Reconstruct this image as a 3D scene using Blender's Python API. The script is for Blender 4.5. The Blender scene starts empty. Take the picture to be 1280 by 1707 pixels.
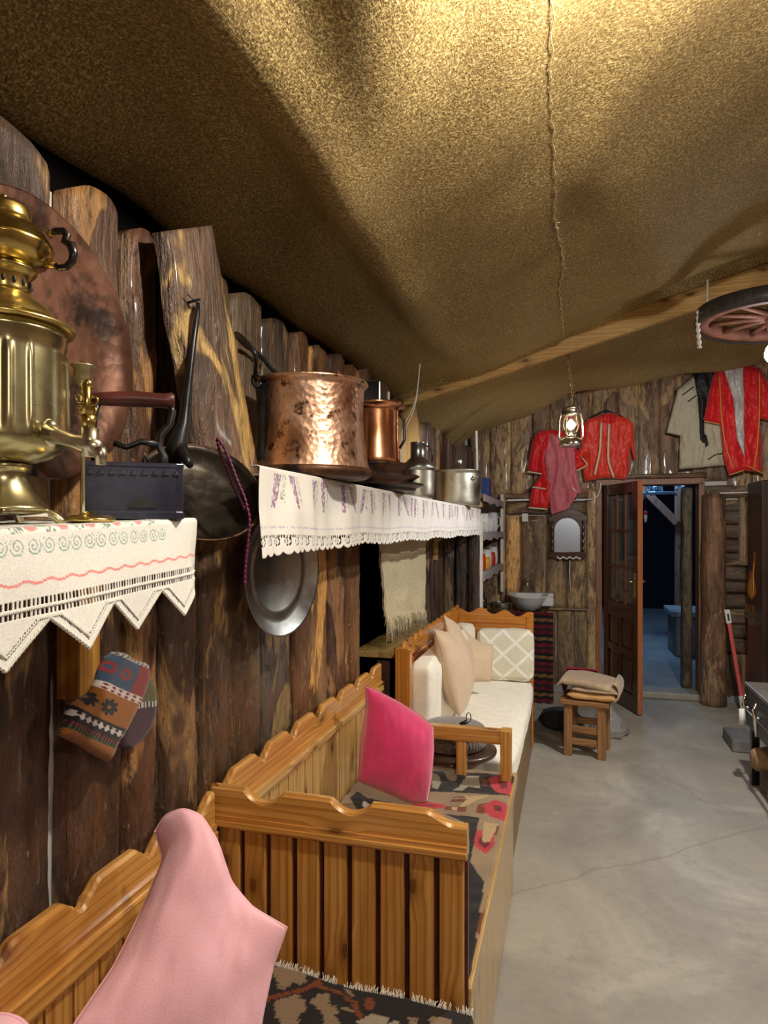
import bpy, bmesh, math, random
from mathutils import Vector, Matrix, noise
R = math.radians; PI = math.pi; V = Vector
random.seed(7)
SC = bpy.context.scene
COL = SC.collection

# ------------------------------------------------------------------ camera, lights, exposure
F = 1100.0; YAW = math.atan(310/1100); HX, HY = 640.0, 878.0
CS, SN = math.cos(YAW), math.sin(YAW); EYE = 1.5
cd = bpy.data.cameras.new('camera'); cam = bpy.data.objects.new('camera', cd); COL.objects.link(cam)
cam.location = (0, 0, EYE); cam.rotation_euler = (PI/2, 0, YAW)
cd.sensor_fit = 'HORIZONTAL'; cd.sensor_width = 36; cd.lens = F/1280*36
cd.shift_y = (878-853.5)/1280; cd.clip_start = 0.02
SC.camera = cam
SC.view_settings.view_transform = 'Standard'; SC.view_settings.look = 'None'
SC.view_settings.gamma = 1; SC.view_settings.use_curve_mapping = False
SC.view_settings.exposure = 0.0
w = bpy.data.worlds.new('night'); SC.world = w; w.use_nodes = True
w.node_tree.nodes['Background'].inputs[0].default_value = (.25, .4, .8, 1)
w.node_tree.nodes['Background'].inputs[1].default_value = 0.004

def light(name, loc, power, col, size=.04, kind='POINT', rot=(0, 0, 0)):
    l = bpy.data.lights.new(name, kind); l.energy = power; l.color = col
    if kind == 'AREA': l.size = size
    else: l.shadow_soft_size = size
    o = bpy.data.objects.new(name, l); o.location = loc; o.rotation_euler = rot; COL.objects.link(o)
    return o
NEAR = V((.16, .93, 2.335)); BULB = V((.86, 3.28, 2.27)); LANT = V((0.005, 3.95, 2.085))
light('near_bulb_light', NEAR, 56, (1, .92, .79), .035)
light('back_fill_light', (.9, -.8, 2.3), 40, (1, .90, .76), .06, 'SPOT').data.spot_size = R(160)  # added fill behind the camera, no bulb hangs there
light('wheel_bulb_light', BULB-V((0, 0, .05)), 120, (1, .97, .92), .035, 'SPOT', (R(20), 0, 0)).data.spot_size = R(172)
light('stove_fill_light', (1.75, 1.5, 2.35), 45, (1, .95, .86), .05, 'SPOT').data.spot_size = R(150)  # added fill on the stove side, not an actual bulb
light('lantern_flame_light', LANT+V((0, -.005, 0)), 16, (1, .8, .48), .03)
light('yard_light', (.75, 8.4, 2.9), 130, (.34, .60, 1), .2)

# ------------------------------------------------------------------ pixel/plane helpers
def P(x, y, d=None, X=None, Y=None, Z=None):
    u = (x-HX)/F; v = (y-HY)/F
    ax = -SN+CS*u; ay = CS+SN*u
    if X is not None: d = X/ax
    elif Y is not None: d = Y/ay
    elif Z is not None: d = (EYE-Z)/v
    return V((ax*d, ay*d, EYE-v*d))

# ------------------------------------------------------------------ mesh builder
class MB:
    def __init__(s): s.v = []; s.f = []; s.c = {}; s.sm = []
    def add(s, vs, fs, smooth=False, cols=None):
        n = len(s.v); s.v += [V(p) for p in vs]
        for f in fs: s.f.append([i+n for i in f]); s.sm.append(smooth)
        if cols:
            for i, c in enumerate(cols): s.c[n+i] = c
        return s
    def box(s, a, b, M=None):
        x0, y0, z0 = a; x1, y1, z1 = b
        vs = [V(p) for p in ((x0,y0,z0),(x1,y0,z0),(x1,y1,z0),(x0,y1,z0),(x0,y0,z1),(x1,y0,z1),(x1,y1,z1),(x0,y1,z1))]
        if M: vs = [M @ p for p in vs]
        return s.add(vs, [(0,3,2,1),(4,5,6,7),(0,1,5,4),(1,2,6,5),(2,3,7,6),(3,0,4,7)])
    def bar(s, p, q, wd, ht, up=V((0,0,1))):
        p = V(p); q = V(q); a = (q-p); L = a.length; a.normalize()
        b = a.cross(up).normalized(); c = b.cross(a)
        M = Matrix((( b.x,a.x,c.x,p.x),(b.y,a.y,c.y,p.y),(b.z,a.z,c.z,p.z),(0,0,0,1)))
        return s.box((-wd/2, 0, -ht/2), (wd/2, L, ht/2), M)
    def prism(s, pts, a, b):
        """polygon pts extruded between functions/offset vectors a, b"""
        n = len(pts); vs = [V(p)+V(a) for p in pts]+[V(p)+V(b) for p in pts]
        fs = [tuple(range(n))[::-1], tuple(range(n, 2*n))]+[(i, (i+1) % n, (i+1) % n+n, i+n) for i in range(n)]
        return s.add(vs, fs)
    def tube(s, pts, r, n=10, cap=True, closed=False):
        pts = [V(p) for p in pts]; m = len(pts)
        rs = r if isinstance(r, (list, tuple)) else [r]*m
        vs = []; ref = None
        for i, p in enumerate(pts):
            if closed: t = pts[(i+1) % m]-pts[i-1]
            else: t = pts[min(i+1, m-1)]-pts[max(i-1, 0)]
            if t.length < 1e-9: t = V((0, 0, 1))
            t.normalize()
            if ref is None:
                ref = V((0, 0, 1)) if abs(t.z) < .9 else V((1, 0, 0))
            a = (ref - t*ref.dot(t)).normalized(); ref = a; b = t.cross(a)
            for k in range(n):
                th = 2*PI*k/n; vs.append(p+(a*math.cos(th)+b*math.sin(th))*rs[i])
        fs = []
        for i in range(m if closed else m-1):
            j = (i+1) % m
            for k in range(n):
                l = (k+1) % n; fs.append((i*n+k, i*n+l, j*n+l, j*n+k))
        if cap and not closed: fs += [tuple(range(n))[::-1], tuple((m-1)*n+k for k in range(n))]
        return s.add(vs, fs, True)
    def lathe(s, prof, c=(0, 0, 0), n=40, M=None, fr=None, cap=True):
        """prof: list of (r, z); fr(theta, r, z)->r"""
        vs = []
        for r, z in prof:
            for k in range(n):
                th = 2*PI*k/n; rr = fr(th, r, z) if fr else r
                p = V((rr*math.cos(th), rr*math.sin(th), z))
                if M: p = M @ p
                vs.append(p+V(c))
        fs = []
        for i in range(len(prof)-1):
            for k in range(n):
                l = (k+1) % n; fs.append((i*n+k, i*n+l, (i+1)*n+l, (i+1)*n+k))
        cl = abs(prof[0][0]-prof[-1][0])+abs(prof[0][1]-prof[-1][1]) < 1e-6 or not cap
        if prof[0][0] > 1e-5 and not cl: fs.append(tuple(range(n))[::-1])
        if prof[-1][0] > 1e-5 and not cl: fs.append(tuple((len(prof)-1)*n+k for k in range(n)))
        return s.add(vs, fs, True)
    def sheet(s, fn, nu, nv, col=None, hole=None):
        vs = []; cs = []
        for j in range(nv+1):
            for i in range(nu+1):
                vs.append(fn(i/nu, j/nv))
                if col: cs.append(col(i/nu, j/nv))
        fs = []
        for j in range(nv):
            for i in range(nu):
                if hole and hole((i+.5)/nu, (j+.5)/nv): continue
                a = j*(nu+1)+i; fs.append((a, a+1, a+nu+2, a+nu+1))
        return s.add(vs, fs, True, cs)
    def sphere(s, c, r, n=12, m=8, sc=(1, 1, 1)):
        pr = [(math.sin(PI*i/m)*r, -math.cos(PI*i/m)*r) for i in range(m+1)]
        M = Matrix.Diagonal((sc[0], sc[1], sc[2], 1))
        return s.lathe(pr, c, n, M)

def tag(o, label, cat, group=None, kind=None):
    if label: o['label'] = label
    if cat: o['category'] = cat
    if group: o['group'] = group
    if kind: o['kind'] = kind
    return o
def thing(name, loc, label, cat, group=None):
    o = bpy.data.objects.new(name, None); o.location = loc; o.empty_display_size = .05
    COL.objects.link(o); tag(o, label, cat, group); return o
def worldloc(o):
    l = V(o.location)
    while o.parent: o = o.parent; l += V(o.location)
    return l
def obj(name, mb, mat, parent=None, bevel=0, solid=0, sub=0, label=None, merge=True):
    me = bpy.data.meshes.new(name)
    xs = [p.x for p in mb.v]; ys = [p.y for p in mb.v]; zs = [p.z for p in mb.v]
    org = V(((min(xs)+max(xs))/2, (min(ys)+max(ys))/2, min(zs)))
    me.from_pydata([p-org for p in mb.v], [], mb.f)
    me.polygons.foreach_set('use_smooth', mb.sm)
    if mb.c:
        ca = me.color_attributes.new('Col', 'FLOAT_COLOR', 'POINT')
        buf = []
        for i in range(len(mb.v)):
            c = mb.c.get(i, (1, 1, 1)); buf += [c[0], c[1], c[2], 1]
        ca.data.foreach_set('color', buf)
    me.validate(); 
    bm = bmesh.new(); bm.from_mesh(me)
    loose = [v for v in bm.verts if not v.link_faces]
    if loose: bmesh.ops.delete(bm, geom=loose, context='VERTS')
    if merge: bmesh.ops.remove_doubles(bm, verts=bm.verts, dist=1e-5)
    bmesh.ops.recalc_face_normals(bm, faces=bm.faces)
    bm.to_mesh(me); bm.free()
    me.materials.append(mat)
    o = bpy.data.objects.new(name, me); COL.objects.link(o)
    if parent: o.parent = parent; o.location = org-worldloc(parent)
    else: o.location = org
    if bevel:
        m = o.modifiers.new('bevel', 'BEVEL'); m.width = bevel; m.segments = 2; m.limit_method = 'ANGLE'; m.angle_limit = R(50)
    if solid:
        m = o.modifiers.new('solid', 'SOLIDIFY'); m.thickness = solid; m.offset = 0
    if sub:
        m = o.modifiers.new('sub', 'SUBSURF'); m.levels = sub; m.render_levels = sub
    if label: o['label'] = label
    return o
def single(name, mb, mat, label, cat, group=None, **k):
    return tag(obj(name, mb, mat, None, **k), label, cat, group)
def struct(name, mb, mat, **k):
    o = obj(name, mb, mat, None, **k); o['kind'] = 'structure'; return o
def dup(root, loc, rz=None, label=None):
    c = root.copy(); COL.objects.link(c); c.location = loc
    if rz is not None: c.rotation_euler = (0, 0, rz)
    if label: c['label'] = label
    def rec(a, b):
        for ch in list(a.children):
            k = ch.copy(); COL.objects.link(k); k.parent = b; rec(ch, k)
    rec(root, c); return c
def nz(x, y=0, z=0): return noise.noise(V((x, y, z)))
def sstep(a, b, x):
    t = max(0, min(1, (x-a)/(b-a))); return t*t*(3-2*t)
def lerp(a, b, t): return a+(b-a)*t
def mixc(a, b, t): return tuple(a[i]+(b[i]-a[i])*t for i in range(3))
def inpoly(x, y, pts):
    r = False; j = len(pts)-1
    for i in range(len(pts)):
        xi, yi = pts[i]; xj, yj = pts[j]
        if (yi > y) != (yj > y) and x < (xj-xi)*(y-yi)/(yj-yi)+xi: r = not r
        j = i
    return r
def srgb(r, g, b):
    f = lambda c: (c/255/12.92) if c/255 <= .04045 else ((c/255+.055)/1.055)**2.4
    return (f(r), f(g), f(b))

# ------------------------------------------------------------------ materials
def mat(name, rough=.5, metal=0, spec=.5, coat=0, sheen=0):
    m = bpy.data.materials.new(name); m.use_nodes = True
    b = m.node_tree.nodes['Principled BSDF']
    b.inputs['Roughness'].default_value = rough; b.inputs['Metallic'].default_value = metal
    b.inputs['Specular IOR Level'].default_value = spec
    b.inputs['Coat Weight'].default_value = coat; b.inputs['Coat Roughness'].default_value = .12
    b.inputs['Sheen Weight'].default_value = sheen
    return m, m.node_tree, b
def nd(nt, typ, **k):
    n = nt.nodes.new(typ)
    for a, v in k.items():
        if a in n.inputs.keys() if hasattr(n.inputs, 'keys') else False: n.inputs[a].default_value = v
        else: setattr(n, a, v)
    return n
def coords(nt, scale=(1, 1, 1), kind='Object', rnd=True, rot=(0, 0, 0)):
    tc = nt.nodes.new('ShaderNodeTexCoord'); mp = nt.nodes.new('ShaderNodeMapping')
    mp.inputs['Scale'].default_value = scale; mp.inputs['Rotation'].default_value = rot
    nt.links.new(tc.outputs[kind], mp.inputs[0])
    if rnd:
        oi = nt.nodes.new('ShaderNodeObjectInfo'); mu = nt.nodes.new('ShaderNodeMath'); mu.operation = 'MULTIPLY'
        mu.inputs[1].default_value = 37
        nt.links.new(oi.outputs['Random'], mu.inputs[0]); nt.links.new(mu.outputs[0], mp.inputs['Location'])
    return mp.outputs[0]
def noi(nt, vec, scale, detail=4, rough=.5, dist=0):
    n = nt.nodes.new('ShaderNodeTexNoise'); n.inputs['Scale'].default_value = scale
    n.inputs['Detail'].default_value = detail; n.inputs['Roughness'].default_value = rough
    n.inputs['Distortion'].default_value = dist; nt.links.new(vec, n.inputs['Vector']); return n.outputs[0]
def ramp(nt, fac, stops):
    r = nt.nodes.new('ShaderNodeValToRGB'); e = r.color_ramp.elements
    while len(e) < len(stops): e.new(.5)
    for i, (p, c) in enumerate(stops):
        e[i].position = p; e[i].color = (*c, 1) if len(c) == 3 else c
    nt.links.new(fac, r.inputs[0]); return r.outputs[0]
def mix(nt, fac, a, b, mode='MIX'):
    m = nt.nodes.new('ShaderNodeMix'); m.data_type = 'RGBA'; m.blend_type = mode
    for s, v in ((m.inputs['Factor'], fac), (m.inputs['A'], a), (m.inputs['B'], b)):
        if isinstance(v, (int, float)): s.default_value = v
        elif isinstance(v, tuple): s.default_value = (*v, 1)
        else: nt.links.new(v, s)
    return m.outputs['Result']
def bump(nt, b, h, strength=.3, dist=.01):
    n = nt.nodes.new('ShaderNodeBump'); n.inputs['Strength'].default_value = strength
    n.inputs['Distance'].default_value = dist; nt.links.new(h, n.inputs['Height'])
    nt.links.new(n.outputs[0], b.inputs['Normal']); return n
def base(nt, b, c):
    if isinstance(c, tuple): b.inputs['Base Color'].default_value = (*c, 1)
    else: nt.links.new(c, b.inputs['Base Color'])
W1 = (1, 1, 1); B0 = (0, 0, 0)

def pine(name, axis, c0, c1, c2, rough=.25, coat=.4, knots=True):
    m, nt, b = mat(name, rough, coat=coat)
    sp = nt.nodes.new('ShaderNodeSeparateXYZ'); nt.links.new(coords(nt), sp.inputs[0])
    o = {'x': (0, 1, 2), 'y': (1, 0, 2), 'z': (2, 0, 1)}[axis]
    def mth(op, a, c):
        n = nt.nodes.new('ShaderNodeMath'); n.operation = op
        for s_, v_ in ((n.inputs[0], a), (n.inputs[1], c)):
            if isinstance(v_, (int, float)): s_.default_value = v_
            else: nt.links.new(v_, s_)
        return n.outputs[0]
    al = sp.outputs[o[0]]; ac = mth('ADD', sp.outputs[o[1]], sp.outputs[o[2]])
    def comb(a, c):
        n = nt.nodes.new('ShaderNodeCombineXYZ'); nt.links.new(a, n.inputs[0]); nt.links.new(c, n.inputs[1]); return n.outputs[0]
    vo = nt.nodes.new('ShaderNodeTexVoronoi'); vo.voronoi_dimensions = '2D'; vo.inputs['Scale'].default_value = 1
    nt.links.new(comb(mth('MULTIPLY', al, 3.2), mth('MULTIPLY', ac, 7.5)), vo.inputs[0])
    kd = vo.outputs['Distance']
    warp = mth('MULTIPLY', ramp(nt, kd, [(0, W1), (.28, B0)]), .018)
    ac2 = mth('ADD', ac, warp)
    g = noi(nt, comb(mth('MULTIPLY', al, 1.6), mth('MULTIPLY', ac2, 38)), 1.4, 5, .6, .3)
    wv = nt.nodes.new('ShaderNodeTexWave'); wv.wave_profile = 'SAW'; wv.bands_direction = 'Y'; wv.inputs['Scale'].default_value = 1.0
    wv.inputs['Distortion'].default_value = 5.5; wv.inputs['Detail'].default_value = 3; wv.inputs['Detail Scale'].default_value = .7
    nt.links.new(comb(mth('MULTIPLY', al, 1.1), mth('MULTIPLY', ac2, 17)), wv.inputs[0])
    c = ramp(nt, g, [(.3, c0), (.5, c1), (.72, c2)])
    c = mix(nt, ramp(nt, wv.outputs['Fac'], [(.0, B0), (.55, (.12,)*3), (.93, (.62,)*3), (1, B0)]), c, tuple(x*y for x, y in zip(c0, (.72, .60, .5))))
    if knots:
        c = mix(nt, ramp(nt, kd, [(.045, (.88,)*3), (.065, (.5,)*3), (.12, (.22,)*3), (.2, B0)]), c, (.12, .04, .013))
    base(nt, b, c)
    bump(nt, b, g, .10, .003)
    return m
PC = ((.44, .19, .04), (.60, .29, .068), (.73, .42, .125))
M_PX = pine('varnished_pine_x', 'x', *PC); M_PY = pine('varnished_pine_y', 'y', *PC); M_PZ = pine('varnished_pine_z', 'z', *PC)
PL = ((.50, .30, .09), (.62, .40, .14), (.72, .50, .22))
M_LY = pine('pale_pine_y', 'y', *PL); M_LZ = pine('pale_pine_z', 'z', *PL); M_LX = pine('pale_pine_x', 'x', *PL, rough=.5, coat=0)
PO = ((.42, .15, .02), (.56, .22, .035), (.66, .29, .06))
M_OX = pine('orange_pine_x', 'x', *PO); M_OY = pine('orange_pine_y', 'y', *PO); M_OZ = pine('orange_pine_z', 'z', *PO)
PS = ((.20, .09, .03), (.32, .16, .06), (.42, .23, .10))
M_SZ = pine('stool_wood', 'z', *PS, rough=.5, coat=0); M_SX = pine('stool_wood_x', 'x', *PS, rough=.5, coat=0)
PM = ((.035, .010, .007), (.06, .016, .010), (.10, .028, .014))
M_MZ = pine('mahogany_z', 'z', *PM, knots=False); M_MX = pine('mahogany_x', 'x', *PM, knots=False)

def bark(name, axis, dark, mid, tan, grey, tanamt=.60, rough=.42, useattr=True):
    m, nt, b = mat(name, rough, coat=.25)
    s = {'z': (1, 1, .28), 'y': (1, .28, 1), 'x': (.28, 1, 1)}[axis]
    v = coords(nt, s)
    g1 = noi(nt, v, 9, 6, .62, .4); g2 = noi(nt, v, 4.2, 4, .6, 1.0); g3 = noi(nt, v, 45, 5, .65)
    g4 = noi(nt, coords(nt, tuple(a*1.3 for a in s)), 2.6, 3, .5, .5)
    c = ramp(nt, g1, [(.32, dark), (.5, mid), (.68, tuple(x*1.7 for x in mid))])
    c = mix(nt, ramp(nt, g4, [(.5, B0), (.62, (.75,)*3)]), c, grey)
    c = mix(nt, ramp(nt, g2, [(tanamt-.02, B0), (tanamt+.01, (.92,)*3)]), c, ramp(nt, g3, [(.35, tuple(x*.6 for x in tan)), (.6, tan)]))
    g5 = noi(nt, coords(nt, tuple(a*2 for a in s)), 11, 6, .7, 1.4)
    c = mix(nt, ramp(nt, g5, [(.60, B0), (.66, (.8,)*3)]), c, tuple(x*1.5 for x in grey))
    c = mix(nt, ramp(nt, g5, [(.30, (.85,)*3), (.38, B0)]), c, tuple(x*.4 for x in dark))
    c = mix(nt, ramp(nt, g3, [(.30, (.8,)*3), (.46, B0)]), c, tuple(x*.5 for x in dark))
    g6 = noi(nt, coords(nt, tuple(a if a < 1 else 7 for a in s)), 9, 4, .6, .2); g7 = noi(nt, coords(nt, tuple(a if a == 1 else .5 for a in s)), 70, 3, .6, .6)
    c = mix(nt, ramp(nt, g6, [(.26, (.9,)*3), (.36, B0)]), c, tuple(x*.35 for x in dark))
    c = mix(nt, ramp(nt, g6, [(.66, B0), (.72, (.55,)*3)]), c, tuple(x*.75 for x in tan))
    c = mix(nt, ramp(nt, g7, [(.67, B0), (.72, (.7,)*3)]), c, tuple((x+y)*.6 for x, y in zip(tan, grey)))
    if useattr:
        at = nt.nodes.new('ShaderNodeAttribute'); at.attribute_name = 'Col'
        c = mix(nt, 1.0, c, at.outputs['Color'], 'MULTIPLY')
    base(nt, b, c)
    h = mix(nt, .45, mix(nt, .5, g6, g5), mix(nt, .4, g3, ramp(nt, g2, [(tanamt-.02, W1), (tanamt+.01, (.4,)*3)])))
    bump(nt, b, h, 1.0, .035)
    r = ramp(nt, g3, [(.35, (.65,)*3), (.6, (.30,)*3)]); nt.links.new(r, b.inputs['Roughness'])
    return m
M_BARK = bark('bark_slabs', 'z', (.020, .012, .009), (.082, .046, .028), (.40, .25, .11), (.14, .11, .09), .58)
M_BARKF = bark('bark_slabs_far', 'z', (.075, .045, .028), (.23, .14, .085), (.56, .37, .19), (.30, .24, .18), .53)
M_BARKX = bark('bark_boards_across', 'x', (.07, .035, .02), (.19, .11, .065), (.50, .32, .15), (.22, .18, .14), .60)
M_SLAB = bark('slab_bark', 'z', (.035, .02, .014), (.12, .07, .045), (.62, .40, .14), (.15, .11, .09), .53, useattr=False)
M_POST = bark('post_bark', 'z', (.07, .034, .02), (.22, .11, .055), (.40, .24, .13), (.22, .15, .11), .6, useattr=False)

def burlap():
    m, nt, b = mat('burlap', .6, spec=.3)
    v = coords(nt, (1, 1, 1), rnd=False)
    a = noi(nt, coords(nt, (420, 130, 200), rnd=False), 1, 2, .6); c = noi(nt, coords(nt, (120, 430, 200), rnd=False), 1, 2, .6)
    n2 = noi(nt, v, 3.5, 4, .6); n3 = noi(nt, v, 160, 3, .7)
    mxx = mix(nt, .5, a, c)
    h = mix(nt, .45, mxx, n3)
    cc = ramp(nt, h, [(.38, (.080, .052, .018)), (.5, (.29, .20, .074)), (.63, (.84, .65, .29))])
    cc = mix(nt, ramp(nt, n2, [(.35, (.35,)*3), (.6, B0)]), cc, (.25, .165, .07))
    base(nt, b, cc)
    wr = noi(nt, coords(nt, (3.2, 1.1, 1), rnd=False, rot=(0, 0, .35)), 1, 3, .5)
    n = bump(nt, b, h, 1.0, .0042)
    n2b = nt.nodes.new('ShaderNodeBump'); n2b.inputs['Strength'].default_value = .5; n2b.inputs['Distance'].default_value = .03
    nt.links.new(wr, n2b.inputs['Height']); nt.links.new(n2b.outputs[0], n.inputs['Normal'])
    return m
M_BURLAP = burlap()
def concrete(name, a, b_, c_, rough=.55):
    m, nt, b = mat(name, rough, spec=.35)
    v = coords(nt, rnd=False)
    g = noi(nt, v, 1.6, 8, .62, .8); g2 = noi(nt, v, 22, 6, .7); g3 = noi(nt, v, .7, 3, .5)
    c = ramp(nt, g, [(.32, a), (.5, b_), (.68, c_)])
    c = mix(nt, ramp(nt, g2, [(.3, (.35,)*3), (.5, B0)]), c, tuple(x*.75 for x in a))
    c = mix(nt, ramp(nt, g3, [(.42, B0), (.6, (.5,)*3)]), c, (b_[0]*1.08, b_[1]*1.0, b_[2]*.86))
    vo = nt.nodes.new('ShaderNodeTexVoronoi'); vo.feature = 'DISTANCE_TO_EDGE'; vo.inputs['Scale'].default_value = .55
    wn = mix(nt, .12, v, noi(nt, v, 3, 4, .6)); nt.links.new(wn, vo.inputs[0])
    c = mix(nt, ramp(nt, vo.outputs['Distance'], [(0, (.30,)*3), (.004, B0)]), c, (.08, .07, .06))
    base(nt, b, c); bump(nt, b, g2, .18, .006)
    return m
M_FLOOR = concrete('concrete_floor', (.265, .25, .215), (.35, .33, .285), (.50, .47, .405))
M_STONE = concrete('paving', (.18, .2, .22), (.26, .29, .32), (.36, .39, .42), .4)
M_ROCK = concrete('wall_stone', (.10, .10, .11), (.20, .20, .21), (.30, .30, .31), .8)
def plain(name, c, rough=.5, metal=0, coat=0, sheen=0, nscale=0, nstr=.2, var=.0, emit=None, spec=.5):
    m, nt, b = mat(name, rough, metal, spec, coat, sheen)
    if nscale:
        v = coords(nt); g = noi(nt, v, nscale, 5, .6)
        cc = ramp(nt, g, [(.3, tuple(x*(1-var) for x in c)), (.7, tuple(min(1, x*(1+var)) for x in c))])
        base(nt, b, cc); bump(nt, b, g, nstr, .004)
    else: base(nt, b, c)
    if emit:
        b.inputs['Emission Color'].default_value = (*c, 1); b.inputs['Emission Strength'].default_value = emit
    return m
def vcol(name, rough=.85, sheen=.2, nscale=240, nstr=.5, mul=1, spec=.25):
    m, nt, b = mat(name, rough, spec=spec, sheen=sheen)
    at = nt.nodes.new('ShaderNodeAttribute'); at.attribute_name = 'Col'
    g = noi(nt, coords(nt), nscale, 3, .6)
    c = mix(nt, 1.0, at.outputs['Color'], ramp(nt, g, [(.3, (.78,)*3), (.65, W1)]), 'MULTIPLY')
    base(nt, b, c); bump(nt, b, g, nstr, .0015); return m
def metalm(name, c, c2, rough, scale, hammer=0, dark=(.02, .015, .01), darkamt=.32, dscale=10, metal=1):
    m, nt, b = mat(name, rough, metal)
    v = coords(nt); g = noi(nt, v, scale, 5, .6); g2 = noi(nt, v, dscale, 5, .65)
    cc = ramp(nt, g, [(.35, c), (.65, c2)])
    cc = mix(nt, ramp(nt, g2, [(darkamt-.06, W1), (darkamt+.04, B0)]), cc, dark)
    base(nt, b, cc)
    rr = ramp(nt, g, [(.3, (rough*.75,)*3), (.7, (min(1, rough*1.35),)*3)]); nt.links.new(rr, b.inputs['Roughness'])
    if hammer:
        vo = nt.nodes.new('ShaderNodeTexVoronoi'); vo.inputs['Scale'].default_value = hammer; nt.links.new(v, vo.inputs[0])
        bump(nt, b, mix(nt, .5, vo.outputs['Distance'], noi(nt, v, hammer*.35, 4, .6)), .36, .006)
    else: bump(nt, b, g, .15, .003)
    return m
M_COPPER = metalm('hammered_copper', (.56, .30, .19), (.84, .57, .42), .38, 9, 75, (.10, .045, .025), .40, 30)
M_COPPER2 = metalm('polished_copper', (.80, .36, .17), (.92, .50, .28), .2, 8, 0, (.2, .07, .03), .25)
M_COPPERT = metalm('tarnished_copper_tray', (.085, .036, .022), (.20, .09, .055), .5, 7, 45, (.03, .016, .012), .47, 9, .6)
M_BRASS = metalm('aged_brass', (.42, .37, .20), (.62, .56, .34), .3, 5, 0, (.20, .15, .06), .38, 14)
M_BRASSB = metalm('bright_brass', (.56, .42, .13), (.76, .60, .24), .24, 5, 0, (.26, .18, .05), .36, 12)
M_TAP = metalm('nickel_tap', (.45, .42, .34), (.65, .60, .48), .3, 12)
M_TIN = metalm('tinned_pot', (.42, .42, .36), (.62, .62, .54), .34, 8, 0, (.16, .16, .13), .33, 9)
M_STEEL = metalm('steel_tray', (.30, .31, .30), (.48, .49, .48), .28, 5, 0, (.09, .09, .07), .38, 7)
M_CHROME = metalm('chrome', (.8, .8, .82), (.9, .9, .9), .12, 5)
M_IRON = metalm('black_iron', (.02, .02, .022), (.045, .045, .05), .32, 12, 0, (.01, .01, .01), .3, 10, .6)
M_PAN = metalm('sooty_pan', (.018, .016, .014), (.055, .045, .035), .35, 6, 34, (.005, .005, .005), .38, 9, .7)
M_BOXIRON = metalm('painted_iron', (.03, .032, .055), (.06, .065, .10), .24, 8, 0, (.012, .012, .015), .4, 9, .5)
M_SOOT = metalm('sooty_copper', (.045, .022, .014), (.14, .06, .03), .45, 9, 30, (.008, .006, .005), .42, 8, .6)
M_PLASTER = plain('plaster', (.62, .58, .56), .9, nscale=5, var=.12)
M_DARK = plain('unlit_black', (.004, .003, .003), .95, spec=.05)  # near-black: darkness of the gap above the slabs and the recess put into colour
M_PINK = plain('pink_cotton', srgb(255, 194, 208), .85, sheen=.25, nscale=300, nstr=.25, var=.04)
M_HOT = plain('magenta_velvet', srgb(216, 44, 104), .8, sheen=.9, nscale=14, nstr=.25, var=.14)
M_BEIGE = plain('beige_cotton', srgb(205, 180, 150), .85, sheen=.25, nscale=8, nstr=.5, var=.08)
M_CREAM = plain('cream_upholstery', srgb(246, 240, 224), .8, sheen=.3, nscale=24, nstr=.6, var=.07)
M_WOOL = plain('grey_wool', (.17, .14, .12), .95, sheen=.5, nscale=90, nstr=1, var=.6)
M_VC = vcol('woven_textile'); M_KNIT = vcol('knitted_wool', .95, .3, 420, 1.0)
M_LINEN = vcol('white_linen', .8, .15, 500, .3)
M_SATIN = plain('red_satin', srgb(224, 26, 32), .5, spec=.35, sheen=.3, nscale=9, nstr=.35, var=.12)
M_SATIN2 = plain('scarlet_satin', srgb(234, 60, 42), .46, spec=.4, sheen=.3, nscale=9, nstr=.4, var=.1)
M_PORC = plain('porcelain', (.72, .74, .76), .12, coat=.5)
M_BLACK = plain('black_lacquer', (.012, .011, .013), .22, coat=.5)
M_BLACKM = plain('black_matte', (.012, .012, .014), .6)
M_SCREEN = plain('flame_panel', (.035, .018, .014), .3, nscale=3, var=.3)
M_WHITE = plain('white_paint', (.75, .73, .68), .6, nscale=20, var=.06)
M_REDH = plain('red_handle', srgb(215, 90, 88), .4, nscale=20, var=.15)
M_BURG = plain('burgundy_wood', (.085, .02, .016), .35, nscale=14, var=.5)
M_GLOW = plain('bulb_glow', (1, .97, .92), .3, emit=60)
M_GLOWW = plain('flame_glow', (1, .85, .55), .3, emit=45)
def glass(name, c=(1, 1, 1), rough=.02, tr=1.0):
    m, nt, b = mat(name, rough); base(nt, b, c); b.inputs['Transmission Weight'].default_value = tr
    b.inputs['IOR'].default_value = 1.2; return m
M_GLASS = glass('clear_glass'); M_PANE = plain('smoky_pane', (.10, .12, .14), .12, coat=.4)
M_MIRROR = plain('mirror', (.50, .58, .70), .22, .75)  # bluish base colour paints in what the glass reflects

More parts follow.
